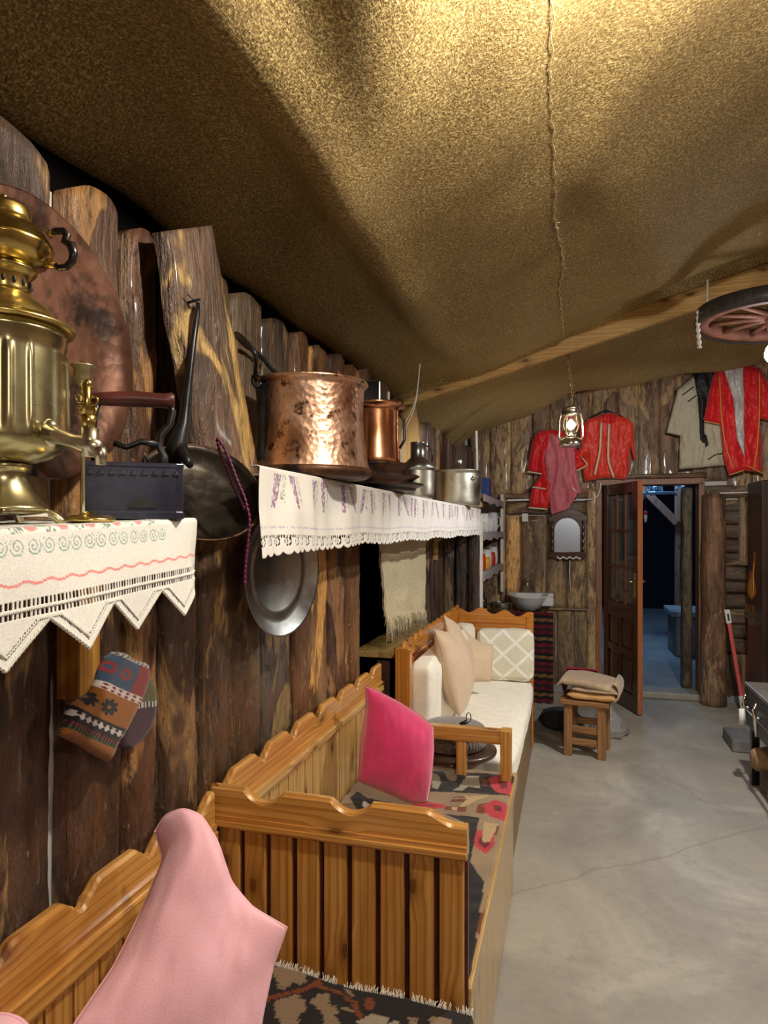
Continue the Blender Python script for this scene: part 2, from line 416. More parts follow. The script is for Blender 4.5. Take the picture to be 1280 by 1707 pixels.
# ================================================================== STRUCTURE
WX = -.87; WY = 6.25
def slab(mb, o, e1, e2, n, wd, ln, bulge=.028, thick=.05, seed=0, tint=(1, 1, 1), wob=.007, nu=8, nv=None, rnd=0):
    o, e1, e2, n = V(o), V(e1), V(e2), V(n)
    nv = nv or max(4, int(ln/.05)); vs = []; cs = []
    for j in range(nv+1):
        t = j/nv*ln
        a = wob*(nz(t*2.3, seed*3.1)+.5*nz(t*9, seed*5.7)); b_ = wob*(nz(t*2.7, seed*7.9)+.5*nz(t*8, seed*1.7))
        for i in range(nu+1):
            s = i/nu
            top = rnd*(2*s-1)**2*(j/nv > .93)
            ec = 1.0
            if seed % 3 > 1.2: ec = 1+(2.4 if seed < 60 else .9)*(s > .93 and nz(t*1.3, seed) > -.15)
            elif seed % 3 < .6: ec = 1+(2.0 if seed < 60 else .8)*(s < .07 and nz(t*1.5, seed) > -.1)
            p = a+(wd+b_-a)*s
            q = bulge*(1-(2*s-1)**4)**.7 + .008*nz(t*3, s*3+seed, 4)+.006*nz(t*9, s*5, seed)+.003*nz(t*26, s*12, seed)
            vs.append(o+e1*p+e2*(t-top)+n*q); cs.append(tuple(min(x*ec, 2.6)*k_ for x, k_ in zip(tint, (1, 1, 1) if ec == 1 else (.92, 1, .9))))
    fs = [(j*(nu+1)+i, j*(nu+1)+i+1, (j+1)*(nu+1)+i+1, (j+1)*(nu+1)+i) for j in range(nv) for i in range(nu)]
    N = len(vs)
    per = [i for i in range(nu+1)]+[j*(nu+1)+nu for j in range(1, nv+1)]+[nv*(nu+1)+i for i in range(nu-1, -1, -1)]+[j*(nu+1) for j in range(nv-1, 0, -1)]
    back = []
    for k in per:
        p = vs[k]; q = p - n*((p-o).dot(n)+thick); vs.append(q); cs.append(tuple(x*.9 for x in tint)); back.append(len(vs)-1)
    m = len(per)
    for k in range(m): fs.append((per[k], per[(k+1) % m], back[(k+1) % m], back[k]))
    mb.add(vs, fs, True, cs)
random.seed(11)
XA, YA, ZA = V((1, 0, 0)), V((0, 1, 0)), V((0, 0, 1))
mb = MB()
bd = [-1.4, -1.1, -.85, -.6, -.35, -.1, .12, .30, .50, .72, .972, 1.163, 1.29, 1.45, 1.60, 1.787, 2.03, 2.16, 2.35, 2.55, 2.76]
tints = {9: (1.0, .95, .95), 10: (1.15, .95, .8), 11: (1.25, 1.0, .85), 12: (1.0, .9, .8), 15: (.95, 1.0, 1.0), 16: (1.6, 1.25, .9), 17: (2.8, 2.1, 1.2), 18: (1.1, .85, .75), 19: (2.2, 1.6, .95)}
for i in range(len(bd)-1):
    if i in (): continue
    y0, y1 = bd[i], bd[i+1]
    gap = {11: .026, 15: .030, 12: .012, 10: .004}.get(i, random.uniform(.002, .006))
    zt = 2.165+random.uniform(-.03, .02)
    if i == 10: y0 += .036
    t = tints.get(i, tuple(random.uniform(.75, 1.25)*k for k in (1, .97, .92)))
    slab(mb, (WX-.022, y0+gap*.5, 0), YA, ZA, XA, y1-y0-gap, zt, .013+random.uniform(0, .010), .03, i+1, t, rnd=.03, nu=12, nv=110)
# above, beside and beyond the opening
op0, op1, ozb, ozt = 2.78, 3.98, .55, 1.46
y = 2.765; k = 40
while y < 6.2:
    wd = random.uniform(.12, .2); y1 = min(y+wd, 6.24)
    if y < op1-.05:
        slab(mb, (WX-.025, y+.004, ozt), YA, ZA, XA, y1-y-.008, 2.17-ozt+random.uniform(-.05, .04), .026, .03, k, (1.3, 1.1, .95), rnd=.02)
        slab(mb, (WX-.025, y+.004, 0), YA, ZA, XA, y1-y-.008, ozb, .02, .03, k+.5, (.8, .8, .8))
    else:
        f = .85
        slab(mb, (WX-.025, y+.004, 0), YA, ZA, XA, y1-y-.008, 2.2+random.uniform(-.05, .04), .03, .03, k, (f, f, f), rnd=.02)
    y = y1; k += 1
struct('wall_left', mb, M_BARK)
# plaster behind the slabs
mb = MB(); mb.box((-1.02, -1.5, 0), (-.925, op0, 2.12)); mb.box((-1.02, op1, 0), (-.925, WY, 2.12)); mb.box((-1.02, op0, ozt), (-.925, op1, 2.12)); mb.box((-1.02, op0, 0), (-.925, op1, ozb))
struct('wall_left', mb, M_PLASTER)
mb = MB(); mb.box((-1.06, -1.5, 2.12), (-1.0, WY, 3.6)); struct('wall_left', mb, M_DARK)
mb = MB(); mb.box((-1.03, op0-.02, ozb-.0), (-.90, op0+.012, ozt)); mb.box((-1.03, op1-.012, ozb), (-.90, op1+.02, ozt)); mb.box((-1.03, op0, ozt-.012), (-.90, op1, ozt+.01)); mb.box((-1.03, op0, ozb-.01), (-.90, op1, ozb+.012))
struct('wall_left', mb, M_POST)
# storage recess behind the opening
mb = MB()
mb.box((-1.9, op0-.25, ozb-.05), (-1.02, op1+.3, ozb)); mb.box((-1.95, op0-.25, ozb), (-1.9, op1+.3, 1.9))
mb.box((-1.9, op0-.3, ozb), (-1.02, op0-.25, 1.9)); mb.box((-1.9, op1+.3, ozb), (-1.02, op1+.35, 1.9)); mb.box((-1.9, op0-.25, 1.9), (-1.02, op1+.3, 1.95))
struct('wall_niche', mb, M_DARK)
mb = MB(); mb.box((-1.0, 3.02, .875), (-.80, op1+.02, .905)); struct('trim_1', mb, M_LY, bevel=.003)

# far wall
mb = MB(); mx = MB()
DX0, DX1, DZ = .275, 1.067, 1.87
x = -.92; k = 100
while x < 2.3:
    wd = random.uniform(.12, .22); x1 = min(x+wd, 2.3); f = random.uniform(.8, 1.25)
    z0 = 1.80 if not (DX0-.1 < x < DX1+.1) else 1.90
    zt = 3.25
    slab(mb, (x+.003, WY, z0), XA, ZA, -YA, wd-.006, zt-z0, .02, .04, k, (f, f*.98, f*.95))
    x = x1; k += 1
for (px0, px1, f, z1) in ((-.92, -.63, .8, 1.6), (-.625, -.575, 1.3, 1.82), (-.575, -.44, 2.1, 1.60), (-.435, -.21, .9, 1.6), (-.205, -.03, .85, 1.6), (-.025, .14, 1.1, 1.6), (.145, .262, 1.3, 1.86)):
    z0 = 0 if px0 < -.3 else (.76 if px0 < .1 else 0)
    t = (f, f*.85, f*.6) if f > 2 else (f, f, f*.95)
    slab(mb, (px0, WY, z0), XA, ZA, -YA, px1-px0-.006, z1-z0, .03, .04, k, t); k += 1
for (px0, px1) in ((-.30, -.12), (-.115, .03), (.035, .14)):
    slab(mb, (px0, WY+.01, 0), XA, ZA, -YA, px1-px0-.005, .74, .015, .04, k, (.62, .64, .6)); k += 1
for (z0, z1, xx0, xx1, f) in ((1.755, 1.815, -.9, .14, 1.1), (1.615, 1.735, -.57, .14, .9), (.735, .765, -.3, .145, 1.2)):
    slab(mx, (xx0, WY, z0), ZA, XA, -YA, z1-z0, xx1-xx0, .03, .04, k, (f, f, f)); k += 1
# right of the door: horizontal boards
z = 0
k = 200
slab(mb, (DX1+.05, WY, 0), XA, ZA, -YA, .10, 1.8, .03, .04, 301, (.8, .8, .8))
for z1 in (.42, .55, .67, .80, .93, 1.04, 1.16, 1.28, 1.40, 1.52, 1.64, 1.74):
    f = random.uniform(.7, 1.05)
    if z1 < .45: 
        slab(mb, (1.40, WY, 0), XA, ZA, -YA, .11, .41, .02, .04, k, (1.5, 1.4, 1.1)); slab(mb, (1.20, WY, 0), XA, ZA, -YA, .19, .41, .02, .04, k+.3, (.6, .6, .6)); slab(mb, (1.52, WY, 0), XA, ZA, -YA, .8, .41, .02, .04, k+1, (.6, .6, .6))
    else: slab(mx, (1.20, WY+.005, z), ZA, XA, -YA, z1-z-.006, 1.10, .028, .04, k, (f, f, f))
    z = z1; k += 2
slab(mx, (1.1, WY-.01, 1.755), ZA, XA, -YA, .10, 1.2, .03, .04, 399, (1.1, 1.1, 1))
slab(mb, (1.385, WY-.01, 1.17), XA, ZA, -YA, .085, .58, .03, .05, 302, (1.3, 1.3, 1.25))
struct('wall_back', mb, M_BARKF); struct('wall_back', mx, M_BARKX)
mb = MB(); mb.box((-1.02, WY+.045, 0), (DX0-.02, WY+.10, 3.4)); mb.box((DX1+.02, WY+.045, 0), (2.4, WY+.10, 3.4)); mb.box((DX0-.02, WY+.045, DZ+.02), (DX1+.02, WY+.10, 3.4))
struct('wall_back', mb, M_PLASTER)
# door frame
mb = MB()
mb.box((DX0-.05, WY-.05, 0), (DX0, WY+.12, DZ)); mb.box((DX1, WY-.05, 0), (DX1+.045, WY+.12, DZ)); mb.box((DX0-.05, WY-.05, DZ), (DX1+.045, WY+.12, DZ+.05))
struct('trim_2', mb, pine('frame_wood', 'z', (.20, .085, .035), (.30, .14, .07), (.38, .19, .1), rough=.5, coat=0), bevel=.004)
mb = MB(); slab(mb, (DX0-.1, WY-.05, DZ+.05), ZA, XA, -YA, .045, DX1-DX0+.16, .03, .05, 77, (.7, .65, .6)); struct('trim_3', mb, M_BARKX)
# other walls
mb = MB(); mb.box((2.35, -1.5, 0), (2.45, WY+.1, 3.6)); struct('wall_right', mb, M_POST)
mb = MB(); mb.box((-1.02, -1.6, 0), (2.45, -1.5, 3.6)); struct('wall_front', mb, M_POST)
mb = MB(); mb.box((-1.02, -1.6, -.1), (2.45, WY-.02, 0)); struct('floor', mb, M_FLOOR)
# partition between bench and corner shelves
mb = MB()
for i, (a, b_) in enumerate(((-.875, -.785), (-.785, -.70), (-.70, -.60))):
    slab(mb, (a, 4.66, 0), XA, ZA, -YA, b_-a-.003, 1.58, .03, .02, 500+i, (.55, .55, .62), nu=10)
struct('wall_partition', mb, M_BARK)
mb = MB(); mb.box((-.612, 4.645, 0), (-.594, 4.70, 1.585)); struct('trim_4', mb, M_WHITE, bevel=.003)

# ceiling cloth
BY = 3.72
def canvas_z(X, Y):
    z = 2.52+.30*X
    if X < -.35: z += .05*sstep(-.35, -.95, X)
    if Y < BY:
        t = (Y+.6)/(BY+.6); s = max(0, math.sin(PI*max(0, min(1, t))))
        z -= .098*s*(.10+.90*sstep(-.95, -.25, X))
        xf = -.52-.03*(Y-1.2)+.04*nz(Y*1.7, 6)
        z -= .055*math.exp(-((X-xf)/.085)**2)*sstep(.3, .9, Y)*sstep(3.6, 2.4, Y)  # added ridge fold, shaped to shade the canvas towards the eave
        z += .035*sstep(-.5, -.68, X)*sstep(-.95, -.8, X)
        z -= .06*sstep(.25, -.75, X)*sstep(BY-.9, BY-.05, Y)
        z += .055*sstep(BY-.5, BY, Y)*sstep(.1, .5, X)
        z += .030*sstep(BY-.6, BY, Y)
    else:
        t = (Y-BY)/(WY-BY)
        zf = lerp(2.50, 2.88, sstep(.55, 1.0, t))
        sx = .30*X if X > 0 else .36*X
        s2 = (.12*X if X > 0 else .42*X) if True else 0
        wv = sstep(.1, .6, t)*(1-sstep(.75, 1.05, t))
        z = zf+lerp(sx, s2, wv)+.012*math.sin(X*9+1)*sstep(.3, .7, t)
        if Y < BY+.15: z = lerp(2.52+.30*X-.04*sstep(.25, -.75, X), z, (Y-BY)/.15)
    z += .018*nz(X*2.2, Y*1.1, 3)+.008*nz(X*5+Y*1.6, Y*1.5, 8)
    # folds running from the left eave
    fo = sstep(.5, -.2, X)*sstep(3.2, 1.2, Y)
    z += .012*fo*math.sin((X*1.0+Y*.55)*17+1.5*nz(X*2, Y*2, 5))
    fo2 = math.exp(-((X-.28-(Y-2.6)*.25)/.10)**2)*sstep(1.4, 2.0, Y)*sstep(BY, 3.0, Y)
    z -= .028*fo2
    # stitched seam ridge
    sx0 = -.035+.02*nz(Y*2.3, 9)+.006*nz(Y*5, 2)
    z -= .005*math.exp(-((X-sx0)/.007)**2)*(1+.5*nz(Y*13, 4))*(Y < BY)*sstep(1.0, 2.6, Y)
    z += .012*sstep(sx0-.02, sx0+.01, X)*math.exp(-((X-sx0)/.25)**2)*sstep(1.6, 2.2, Y)*(Y < BY)
    return z
mb = MB()
xs = [-1.0+i*.025 for i in range(34)]+[-.16+i*.006 for i in range(42)]+[.095+i*.035 for i in range(67)]
xs = sorted(set(round(x, 4) for x in xs)); ys = [-1.5+i*.04 for i in range(195)]
ys = [y for y in ys if y < WY+.02]
vs = [V((x, y, canvas_z(x, y))) for y in ys for x in xs]
n = len(xs); fs = [(j*n+i, j*n+i+1, (j+1)*n+i+1, (j+1)*n+i) for j in range(len(ys)-1) for i in range(n-1)]
mb.add(vs, fs, True)
o = struct('ceiling', mb, M_BURLAP, solid=.004, merge=False)
mb = MB(); mb.add([(-1.1, -1.7, 2.75), (2.5, -1.7, 3.55), (2.5, WY+.2, 3.6), (-1.1, WY+.2, 2.95)], [(0, 1, 2, 3)]); struct('ceiling', mb, M_DARK, solid=.03)
# stitching along the seam: frayed cord
mb = MB(); random.seed(5)
pts = []
for i in range(150):
    Y = .9+i*.0188; X = -.035+.02*nz(Y*2.3, 9)+.006*nz(Y*5, 2)
    pts.append(V((X+.003*math.sin(i*1.3), Y, canvas_z(X, Y)-.004-.004*abs(math.sin(i*.9)))))
mb.tube(pts, [(.0010 if i < 55 else .0022+.0016*abs(nz(i*.5, 3))) for i in range(150)], 6)
for i in range(26):
    p = pts[random.randrange(60, 150)]; q = p+V((random.uniform(-.012, .012), random.uniform(-.012, .012), -.006))
    mb.tube([p, q], .0012, 4)
single('seam_cord', mb, plain('frayed_jute', (.60, .48, .26), .8), 'frayed cord stitched along the seam of the burlap ceiling', 'cord')
mb = MB(); a = P(884, 30, Z=2.44); ringp = [a+V((.012*math.cos(t*.7), .016*math.sin(t*.7), 0)) for t in range(8)]
mb.tube(ringp, .0025, 6)
single('twine_loop', mb, plain('pale_twine', (.8, .72, .5), .8), 'small pale twine loop hanging from the bright burlap ceiling', 'cord')
# rafter batten
mb = MB(); zb = lambda X: 2.453+.272*X
pr = [(-.93, BY, zb(-.93)), (2.34, BY, zb(2.34)), (2.34, BY, zb(2.34)+.125), (-.93, BY, zb(-.93)+.10)]
mb.prism(pr, (0, -.0, 0), (0, .045, 0))
single('roof_batten', mb, M_LX, 'pale sawn timber batten running across under the burlap ceiling', 'beam', bevel=.003)

# outside the door
mb = MB(); mb.box((-1.5, WY-.02, -.1), (3.5, 12.5, .055)); struct('floor_outside', mb, M_STONE)
mb = MB(); mb.box((DX0-.05, WY-.08, 0), (DX1+.05, WY+.14, .06)); struct('trim_5', mb, M_FLOOR, bevel=.015)

# ================================================================== BENCHES
def board(mb, p0, dr, L, nrm, th, z0, zf, n=160):
    """upright board along dr with a shaped top edge zf(s); th thick towards nrm"""
    p0 = V(p0); dr = V(dr); nrm = V(nrm); vs = []
    for i in range(n+1):
        s = L*i/n; b = p0+dr*s
        for k, (zz, q) in enumerate(((z0, 0), (zf(s)-.006, 0), (zf(s), .25), (zf(s), .75), (zf(s)-.006, 1), (z0, 1))):
            vs.append(V((b.x, b.y, 0))+nrm*th*q+V((0, 0, zz)))
    fs = []
    for i in range(n):
        for k in range(6):
            a = i*6+k; b = i*6+(k+1) % 6; fs.append((a, b, b+6, a+6))
    fs += [tuple(range(6)), tuple(n*6+k for k in range(5, -1, -1))]
    mb.add(vs, fs)
def ogee(s, per, off, top, h):
    t = ((s-off) % per)/per
    # plateau 0..0.5, ogee down 0.5..0.68, round dip to 0.82, ogee up to 1
    if t < .5: return top
    if t < .66: return top-h*.55*sstep(.5, .66, t)
    if t < .84: return top-h*.55-h*.45*math.sin(PI*(t-.66)/.18)**.7
    return top-h*.55*(1-sstep(.84, 1, t))
def slats(mb, p0, dr, L, nrm, th, z0, z1, n, gap=.010, skew=0):
    dr = V(dr); nrm = V(nrm); wd = L/n
    for i in range(n):
        a = V(p0)+dr*(i*wd+gap/2); b = V(p0)+dr*((i+1)*wd-gap/2)
        mb.prism([V((a.x, a.y, z0)), V((b.x, b.y, z0)), V((b.x, b.y, z1)), V((a.x, a.y, z1))], nrm*0, nrm*th)
BF = -.215   # front plane of the benches
# --- near bench
t1 = thing('wooden_bench', (-.52, .5, 0), 'varnished pine bench nearest the viewer, with pink pillow and black rug on its seat', 'bench')
mb = MB(); board(mb, (-.842, -.5, 0), YA, 1.91, XA, .024, .785, lambda s: ogee(s, .194, .5+.821-.194*6, .866, .034), 260)
mb.box((-.842, -.5, .775), (-.812, 1.41, .79)); obj('crest_rail', mb, M_PY, t1)
mb = MB(); mb.box((-.85, -.5, .727), (-.806, 1.41, .775)); obj('back_rail', mb, M_PY, t1, bevel=.004)
mb = MB(); slats(mb, (-.835, -.5, 0), YA, 1.91, XA, .012, .42, .727, 29, .006); mb.box((-.85, -.5, .4), (-.836, 1.41, .74)); obj('back_slats', mb, M_PZ, t1)
mb = MB(); mb.box((-.83, -.5, .42), (BF, 1.425, .445)); obj('seat', mb, M_PX, t1, bevel=.003)
mb = MB(); slats(mb, (BF-.03, -.5, 0), YA, 1.92, XA, .02, .01, .42, 28, .004); obj('front_panel', mb, M_PZ, t1)
# --- middle bench
t2 = thing('wooden_bench', (-.52, 2.1, 0), 'varnished pine bench in the middle, slatted end panel and floral rug, under magenta pillow', 'bench')
mb = MB(); board(mb, (-.842, 1.43, 0), YA, 1.43, XA, .024, .80, lambda s: ogee(s, .208, .30, .884, .034), 220)
mb.box((-.842, 1.43, .79), (-.810, 2.86, .806)); obj('crest_rail', mb, M_PY, t2)
mb = MB(); mb.box((-.85, 1.45, .77), (-.800, 2.84, .792)); mb.box((-.85, 1.45, .757), (-.808, 2.84, .772)); obj('back_rail', mb, M_LY, t2, bevel=.004)
mb = MB(); slats(mb, (-.835, 1.45, 0), YA, 1.38, XA, .014, .42, .76, 21, .007); mb.box((-.85, 1.45, .4), (-.836, 2.83, .76)); obj('back_slats', mb, M_LZ, t2)
def endtop(s):
    x = s/.61
    if x < .14: return .872
    if x < .30: return .872-.027*math.sin(PI*(x-.14)/.16)**.8
    if x < .50: return .872
    if x < .66: return .872-.025*math.sin(PI*(x-.50)/.16)**.8
    if x < .86: return .872
    return .872-.024*sstep(.86, .97, x)
mb = MB(); board(mb, (-.835, 1.425, 0), XA, .62, YA, .03, .805, endtop, 140)
mb.box((-.835, 1.418, .795), (BF, 1.46, .806)); mb.box((-.835, 1.412, .783), (BF, 1.46, .795)); mb.box((-.835, 1.42, .776), (BF, 1.46, .784))
obj('end_rail', mb, M_PX, t2)
mb = MB(); slats(mb, (-.822, 1.425, 0), XA, .607, YA, .016, .02, .776, 9, .013)
obj('end_slats', mb, M_PZ, t2, bevel=.003)
mb = MB(); mb.box((-.835, 1.440, .02), (BF, 1.452, .78)); obj('end_backing', mb, M_BURG, t2)
mb = MB(); mb.box((-.83, 1.45, .445), (BF-.008, 2.76, .47)); obj('seat', mb, M_PX, t2, bevel=.003)
mb = MB(); slats(mb, (BF-.03, 1.45, 0), YA, 1.31, XA, .02, .01, .45, 24, .003); obj('front_panel', mb, M_LZ, t2)
mb = MB(); mb.box((BF-.012, 1.45, .44), (BF+.006, 2.78, .482)); obj('front_edge', mb, M_LY, t2, bevel=.003)
ARZ = .685
mb = MB(); mb.box((-.80, 2.655, ARZ-.055), (BF-.035, 2.70, ARZ)); obj('arm_rail', mb, M_PX, t2, bevel=.004)
mb = MB(); mb.box((BF-.052, 2.645, .46), (BF-.010, 2.705, ARZ+.004)); obj('arm_post', mb, M_PZ, t2, bevel=.004)
mb = MB(); mb.box((-.445, 2.66, .47), (-.405, 2.695, ARZ-.05)); obj('arm_spindle', mb, M_PZ, t2, bevel=.003)
# --- far bench
t3 = thing('wooden_bench', (-.48, 3.7, 0), 'orange pine bench at the back with cream upholstery and scalloped end panel', 'bench')
F3 = -.235; B3 = -.735; Y30, Y31 = 2.93, 4.52
sc = lambda s: .965-.022*(1-abs(math.sin(PI*s/.115))**.7)
mb = MB(); board(mb, (B3-.02, Y30+.02, 0), YA, Y31-Y30-.04, XA, .022, .885, sc, 240)
mb.box((B3-.018, Y30+.02, .80), (B3, Y31, .865)); mb.box((B3-.018, Y30+.02, .70), (B3, Y31, .78)); mb.box((B3-.018, Y30+.02, .3), (B3-.008, Y31, .9))
obj('back_boards', mb, M_OY, t3)
mb = MB(); mb.box((B3-.035, Y30-.015, .02), (B3+.035, Y30+.03, .945)); obj('back_post', mb, M_OZ, t3, bevel=.004)
mb = MB(); board(mb, (B3-.02, Y31, 0), XA, F3-B3+.02, YA, .024, .80, lambda s: .925+.018*math.cos(2*PI*s/.165)-.02*sstep(.1, .5, s)+.005, 160)
obj('end_crest', mb, M_OX, t3)
mb = MB(); mb.box((B3+.03, Y31-.006, .845), (F3-.03, Y31+.002, .85)); mb.box((B3, Y31-.004, .79), (F3-.04, Y31+.02, .815)); mb.box((F3-.045, Y31-.008, .02), (F3, Y31+.03, .895)); mb.box((B3, Y31-.006, .4), (B3+.03, Y31+.03, .90)); mb.box((B3, Y31, .02), (F3, Y31+.02, .8))
obj('end_frame', mb, M_OX, t3, bevel=.002)
mb = MB(); mb.box((B3, Y30, .33), (F3-.01, Y31, .36)); obj('seat', mb, M_OX, t3)
mb = MB(); mb.box((F3-.03, Y30, .01), (F3-.01, Y31, .35)); obj('front_panel', mb, plain('brown_panel', (.26, .16, .08), .5, nscale=8, var=.2), t3)
mb = MB(); mb.box((B3, Y30, .01), (F3-.03, Y30+.02, .34)); mb.box((F3-.09, Y30-.012, .01), (F3-.01, Y30+.03, .36)); obj('end_board', mb, M_OZ, t3)

# --- rounded cushions (block type)
def block(name, a, b, mat_, parent=None, n=14, puff=.012, seed=1, colf=None, **k):
    """upholstered block: rounded box with slightly puffed faces"""
    a, b = V(a), V(b); c = (a+b)/2; h = (b-a)/2
    bm = bmesh.new(); bmesh.ops.create_cube(bm, size=2)
    bmesh.ops.subdivide_edges(bm, edges=bm.edges[:], cuts=n, use_grid_fill=True)
    mb = MB(); r = min(h)*.55
    idx = {}
    for i, v in enumerate(bm.verts):
        p = V((v.co.x*h.x, v.co.y*h.y, v.co.z*h.z))
        q = V([max(-h[j]+r, min(h[j]-r, p[j])) for j in range(3)])
        d = p-q
        if d.length > 1e-6: p = q+d.normalized()*min(d.length, r)
        f = [1-min(1, abs(v.co[j]))**4 for j in range(3)]
        m = max(range(3), key=lambda j: abs(v.co[j]))
        oth = [j for j in range(3) if j != m]
        p[m] += math.copysign(puff*f[oth[0]]*f[oth[1]]*(1+.5*nz(p.x*9+seed, p.y*9, p.z*9)), v.co[m])
        p += V([.003*nz(p.x*14+seed*3, p.y*14+j*7, p.z*14) for j in range(3)])
        w_ = c+p; mb.v.append(w_); idx[v.index] = i
        if colf: mb.c[i] = colf(w_)
    bm.verts.index_update()
    for f in bm.faces: mb.f.append([v.index for v in f.verts]); mb.sm.append(True)
    bm.free()
    return obj(name, mb, mat_, parent, **k)
CRM = srgb(222, 212, 188)
def diamond(p):
    x = (p.x+.26)/.165; z = (p.z-.66)/.155
    if p.y > Y31-.06: return CRM
    a = abs(((x+z) % 1)-.5); b_ = abs(((x-z) % 1)-.5)
    d = min(.5-a, .5-b_)
    t = 1-sstep(.05, .10, d)
    return mixc(srgb(226, 219, 198), srgb(252, 250, 240), t)
tag(block('seat_cushion', (B3+.02, Y30+.03, .36), (F3, Y31-.02, .475), M_CREAM, puff=.010), 'long cream seat cushion along the far bench', 'cushion')
tag(block('back_cushion', (B3+.01, Y30+.05, .475), (B3+.13, 3.62, .86), M_CREAM, seed=2), 'cream upholstered back cushion at near end of the far bench', 'cushion')
tag(block('back_cushion', (B3+.01, 3.64, .475), (B3+.13, Y31-.12, .86), M_CREAM, seed=4), 'cream upholstered back cushion deep in the far bench corner', 'cushion')
o = block('diamond_cushion', (B3+.14, Y31-.115, .49), (F3-.004, Y31-.01, .81), M_VC, n=60, seed=3, colf=diamond)
tag(o, 'cream cushion with woven diamond pattern against the bench end panel', 'cushion')

# --- soft pillows from four boundary curves
def resample(pts, n):
    L = [0]
    for a, b in zip(pts, pts[1:]): L.append(L[-1]+(V(b)-V(a)).length)
    out = []
    for i in range(n+1):
        s = L[-1]*i/n; k = 0
        while k < len(L)-2 and L[k+1] < s: k += 1
        t = (s-L[k])/max(1e-9, L[k+1]-L[k]); out.append(V(pts[k]).lerp(V(pts[k+1]), t))
    # light smoothing
    for _ in range(3):
        out = [out[0]]+[(out[i-1]+out[i]*2+out[i+1])/4 for i in range(1, n)]+[out[-1]]
    return out
def pillow(name, top, right, bottom, left, T, mat_, nrm=None, n=40, seed=0, wr=.006, power=.42, **k):
    """top A->B, right B->C, bottom D->C, left A->D as world point lists"""
    c0, c1, d0, d1 = resample(top, n), resample(bottom, n), resample(left, n), resample(right, n)
    A, B, D, C = V(top[0]), V(top[-1]), V(left[-1]), V(right[-1])
    N = nrm or ((B-A).cross(D-A)).normalized()
    S = []
    for j in range(n+1):
        v = j/n
        for i in range(n+1):
            u = i/n
            p = c0[i]*(1-v)+c1[i]*v+d0[j]*(1-u)+d1[j]*u-(A*(1-u)*(1-v)+B*u*(1-v)+D*(1-u)*v+C*u*v)
            S.append(p)
    vs = []; fs = []
    for sgn in (1, -1):
        o_ = len(vs)
        for j in range(n+1):
            for i in range(n+1):
                u, v = i/n, j/n; e = max(0, math.sin(PI*u)*math.sin(PI*v))
                cr = min(u, 1-u)*min(v, 1-v)*4
                h = T/2*(e**power)
                ww = wr*(nz(S[j*(n+1)+i].x*11+seed, S[j*(n+1)+i].y*11, S[j*(n+1)+i].z*11)+.6*nz(u*14+seed, v*5, seed)*(1-cr))*min(1, e*3)
                vs.append(S[j*(n+1)+i]+N*sgn*(h)+N*ww)
        for j in range(n):
            for i in range(n):
                a = o_+j*(n+1)+i; q = (a, a+1, a+n+2, a+n+1); fs.append(q if sgn > 0 else q[::-1])
    mb = MB(); mb.add(vs, fs, True)
    o = obj(name, mb, mat_, None, **k)
    # piping seam as a child
    ring = c0[:-1]+d1[:-1]+c1[::-1][:-1]+d0[::-1][:-1]
    m2 = MB(); m2.tube(ring, .0018, 6, closed=True); obj('piping', m2, mat_, o)
    return o
q = lambda lst: [P(x, y, d) for x, y, d in lst]
tag(pillow('pink_pillow', q([(258, 1386, 1.22), (275, 1358, 1.22), (305, 1347, 1.21), (335, 1358, 1.21), (362, 1400, 1.2), (385, 1470, 1.2), (420, 1512, 1.19), (478, 1546, 1.18)]),
    q([(478, 1546, 1.18), (455, 1610, 1.17), (438, 1690, 1.15), (425, 1780, 1.13), (410, 1860, 1.1)]),
    q([(90, 1760, 1.00), (200, 1800, 1.03), (320, 1840, 1.07), (410, 1860, 1.1)]),
    q([(258, 1386, 1.22), (272, 1432, 1.2), (235, 1520, 1.16), (190, 1610, 1.1), (120, 1712, 1.02), (90, 1760, 1.0)]), .13, M_PINK, n=56, wr=.009, seed=3, power=.5),
    'large light pink pillow propped upright on the near bench', 'pillow')
tag(pillow('pink_pillow', q([(-120, 1700, .80), (-40, 1690, .80), (20, 1690, .80), (50, 1712, .80)]), q([(50, 1712, .80), (60, 1800, .78), (60, 1900, .76)]),
    q([(-120, 1900, .76), (60, 1900, .76)]), q([(-120, 1700, .80), (-120, 1900, .76)]), .10, M_PINK, seed=9, n=20), 'pink pillow corner just showing at bottom left of the near bench', 'pillow')
tag(pillow('magenta_pillow', q([(609, 1143, 2.42), (630, 1152, 2.42), (665, 1170, 2.42), (700, 1192, 2.42), (722, 1212, 2.42)]),
    q([(722, 1212, 2.42), (723, 1250, 2.4), (719, 1300, 2.38), (712, 1338, 2.36)]),
    q([(597, 1302, 2.34), (640, 1320, 2.35), (680, 1338, 2.355), (712, 1338, 2.36)]),
    q([(609, 1143, 2.42), (610, 1180, 2.4), (601, 1240, 2.37), (597, 1302, 2.34)]), .16, M_HOT, wr=.006, seed=5, power=.42),
    'magenta velvet pillow leaning on the middle bench backrest', 'pillow')
tag(pillow('beige_pillow', q([(724, 1050, 3.22), (738, 1052, 3.38), (748, 1060, 3.56)]), q([(748, 1060, 3.56), (768, 1110, 3.54), (772, 1170, 3.50)]),
    q([(766, 1196, 3.14), (770, 1186, 3.32), (772, 1170, 3.50)]), q([(724, 1050, 3.22), (737, 1085, 3.20), (748, 1140, 3.16), (766, 1196, 3.14)]), .17, M_BEIGE, wr=.008, seed=1, power=.5),
    'beige pillow nearest on the far bench, seen edge-on', 'pillow', 'beige pillows on the far bench')
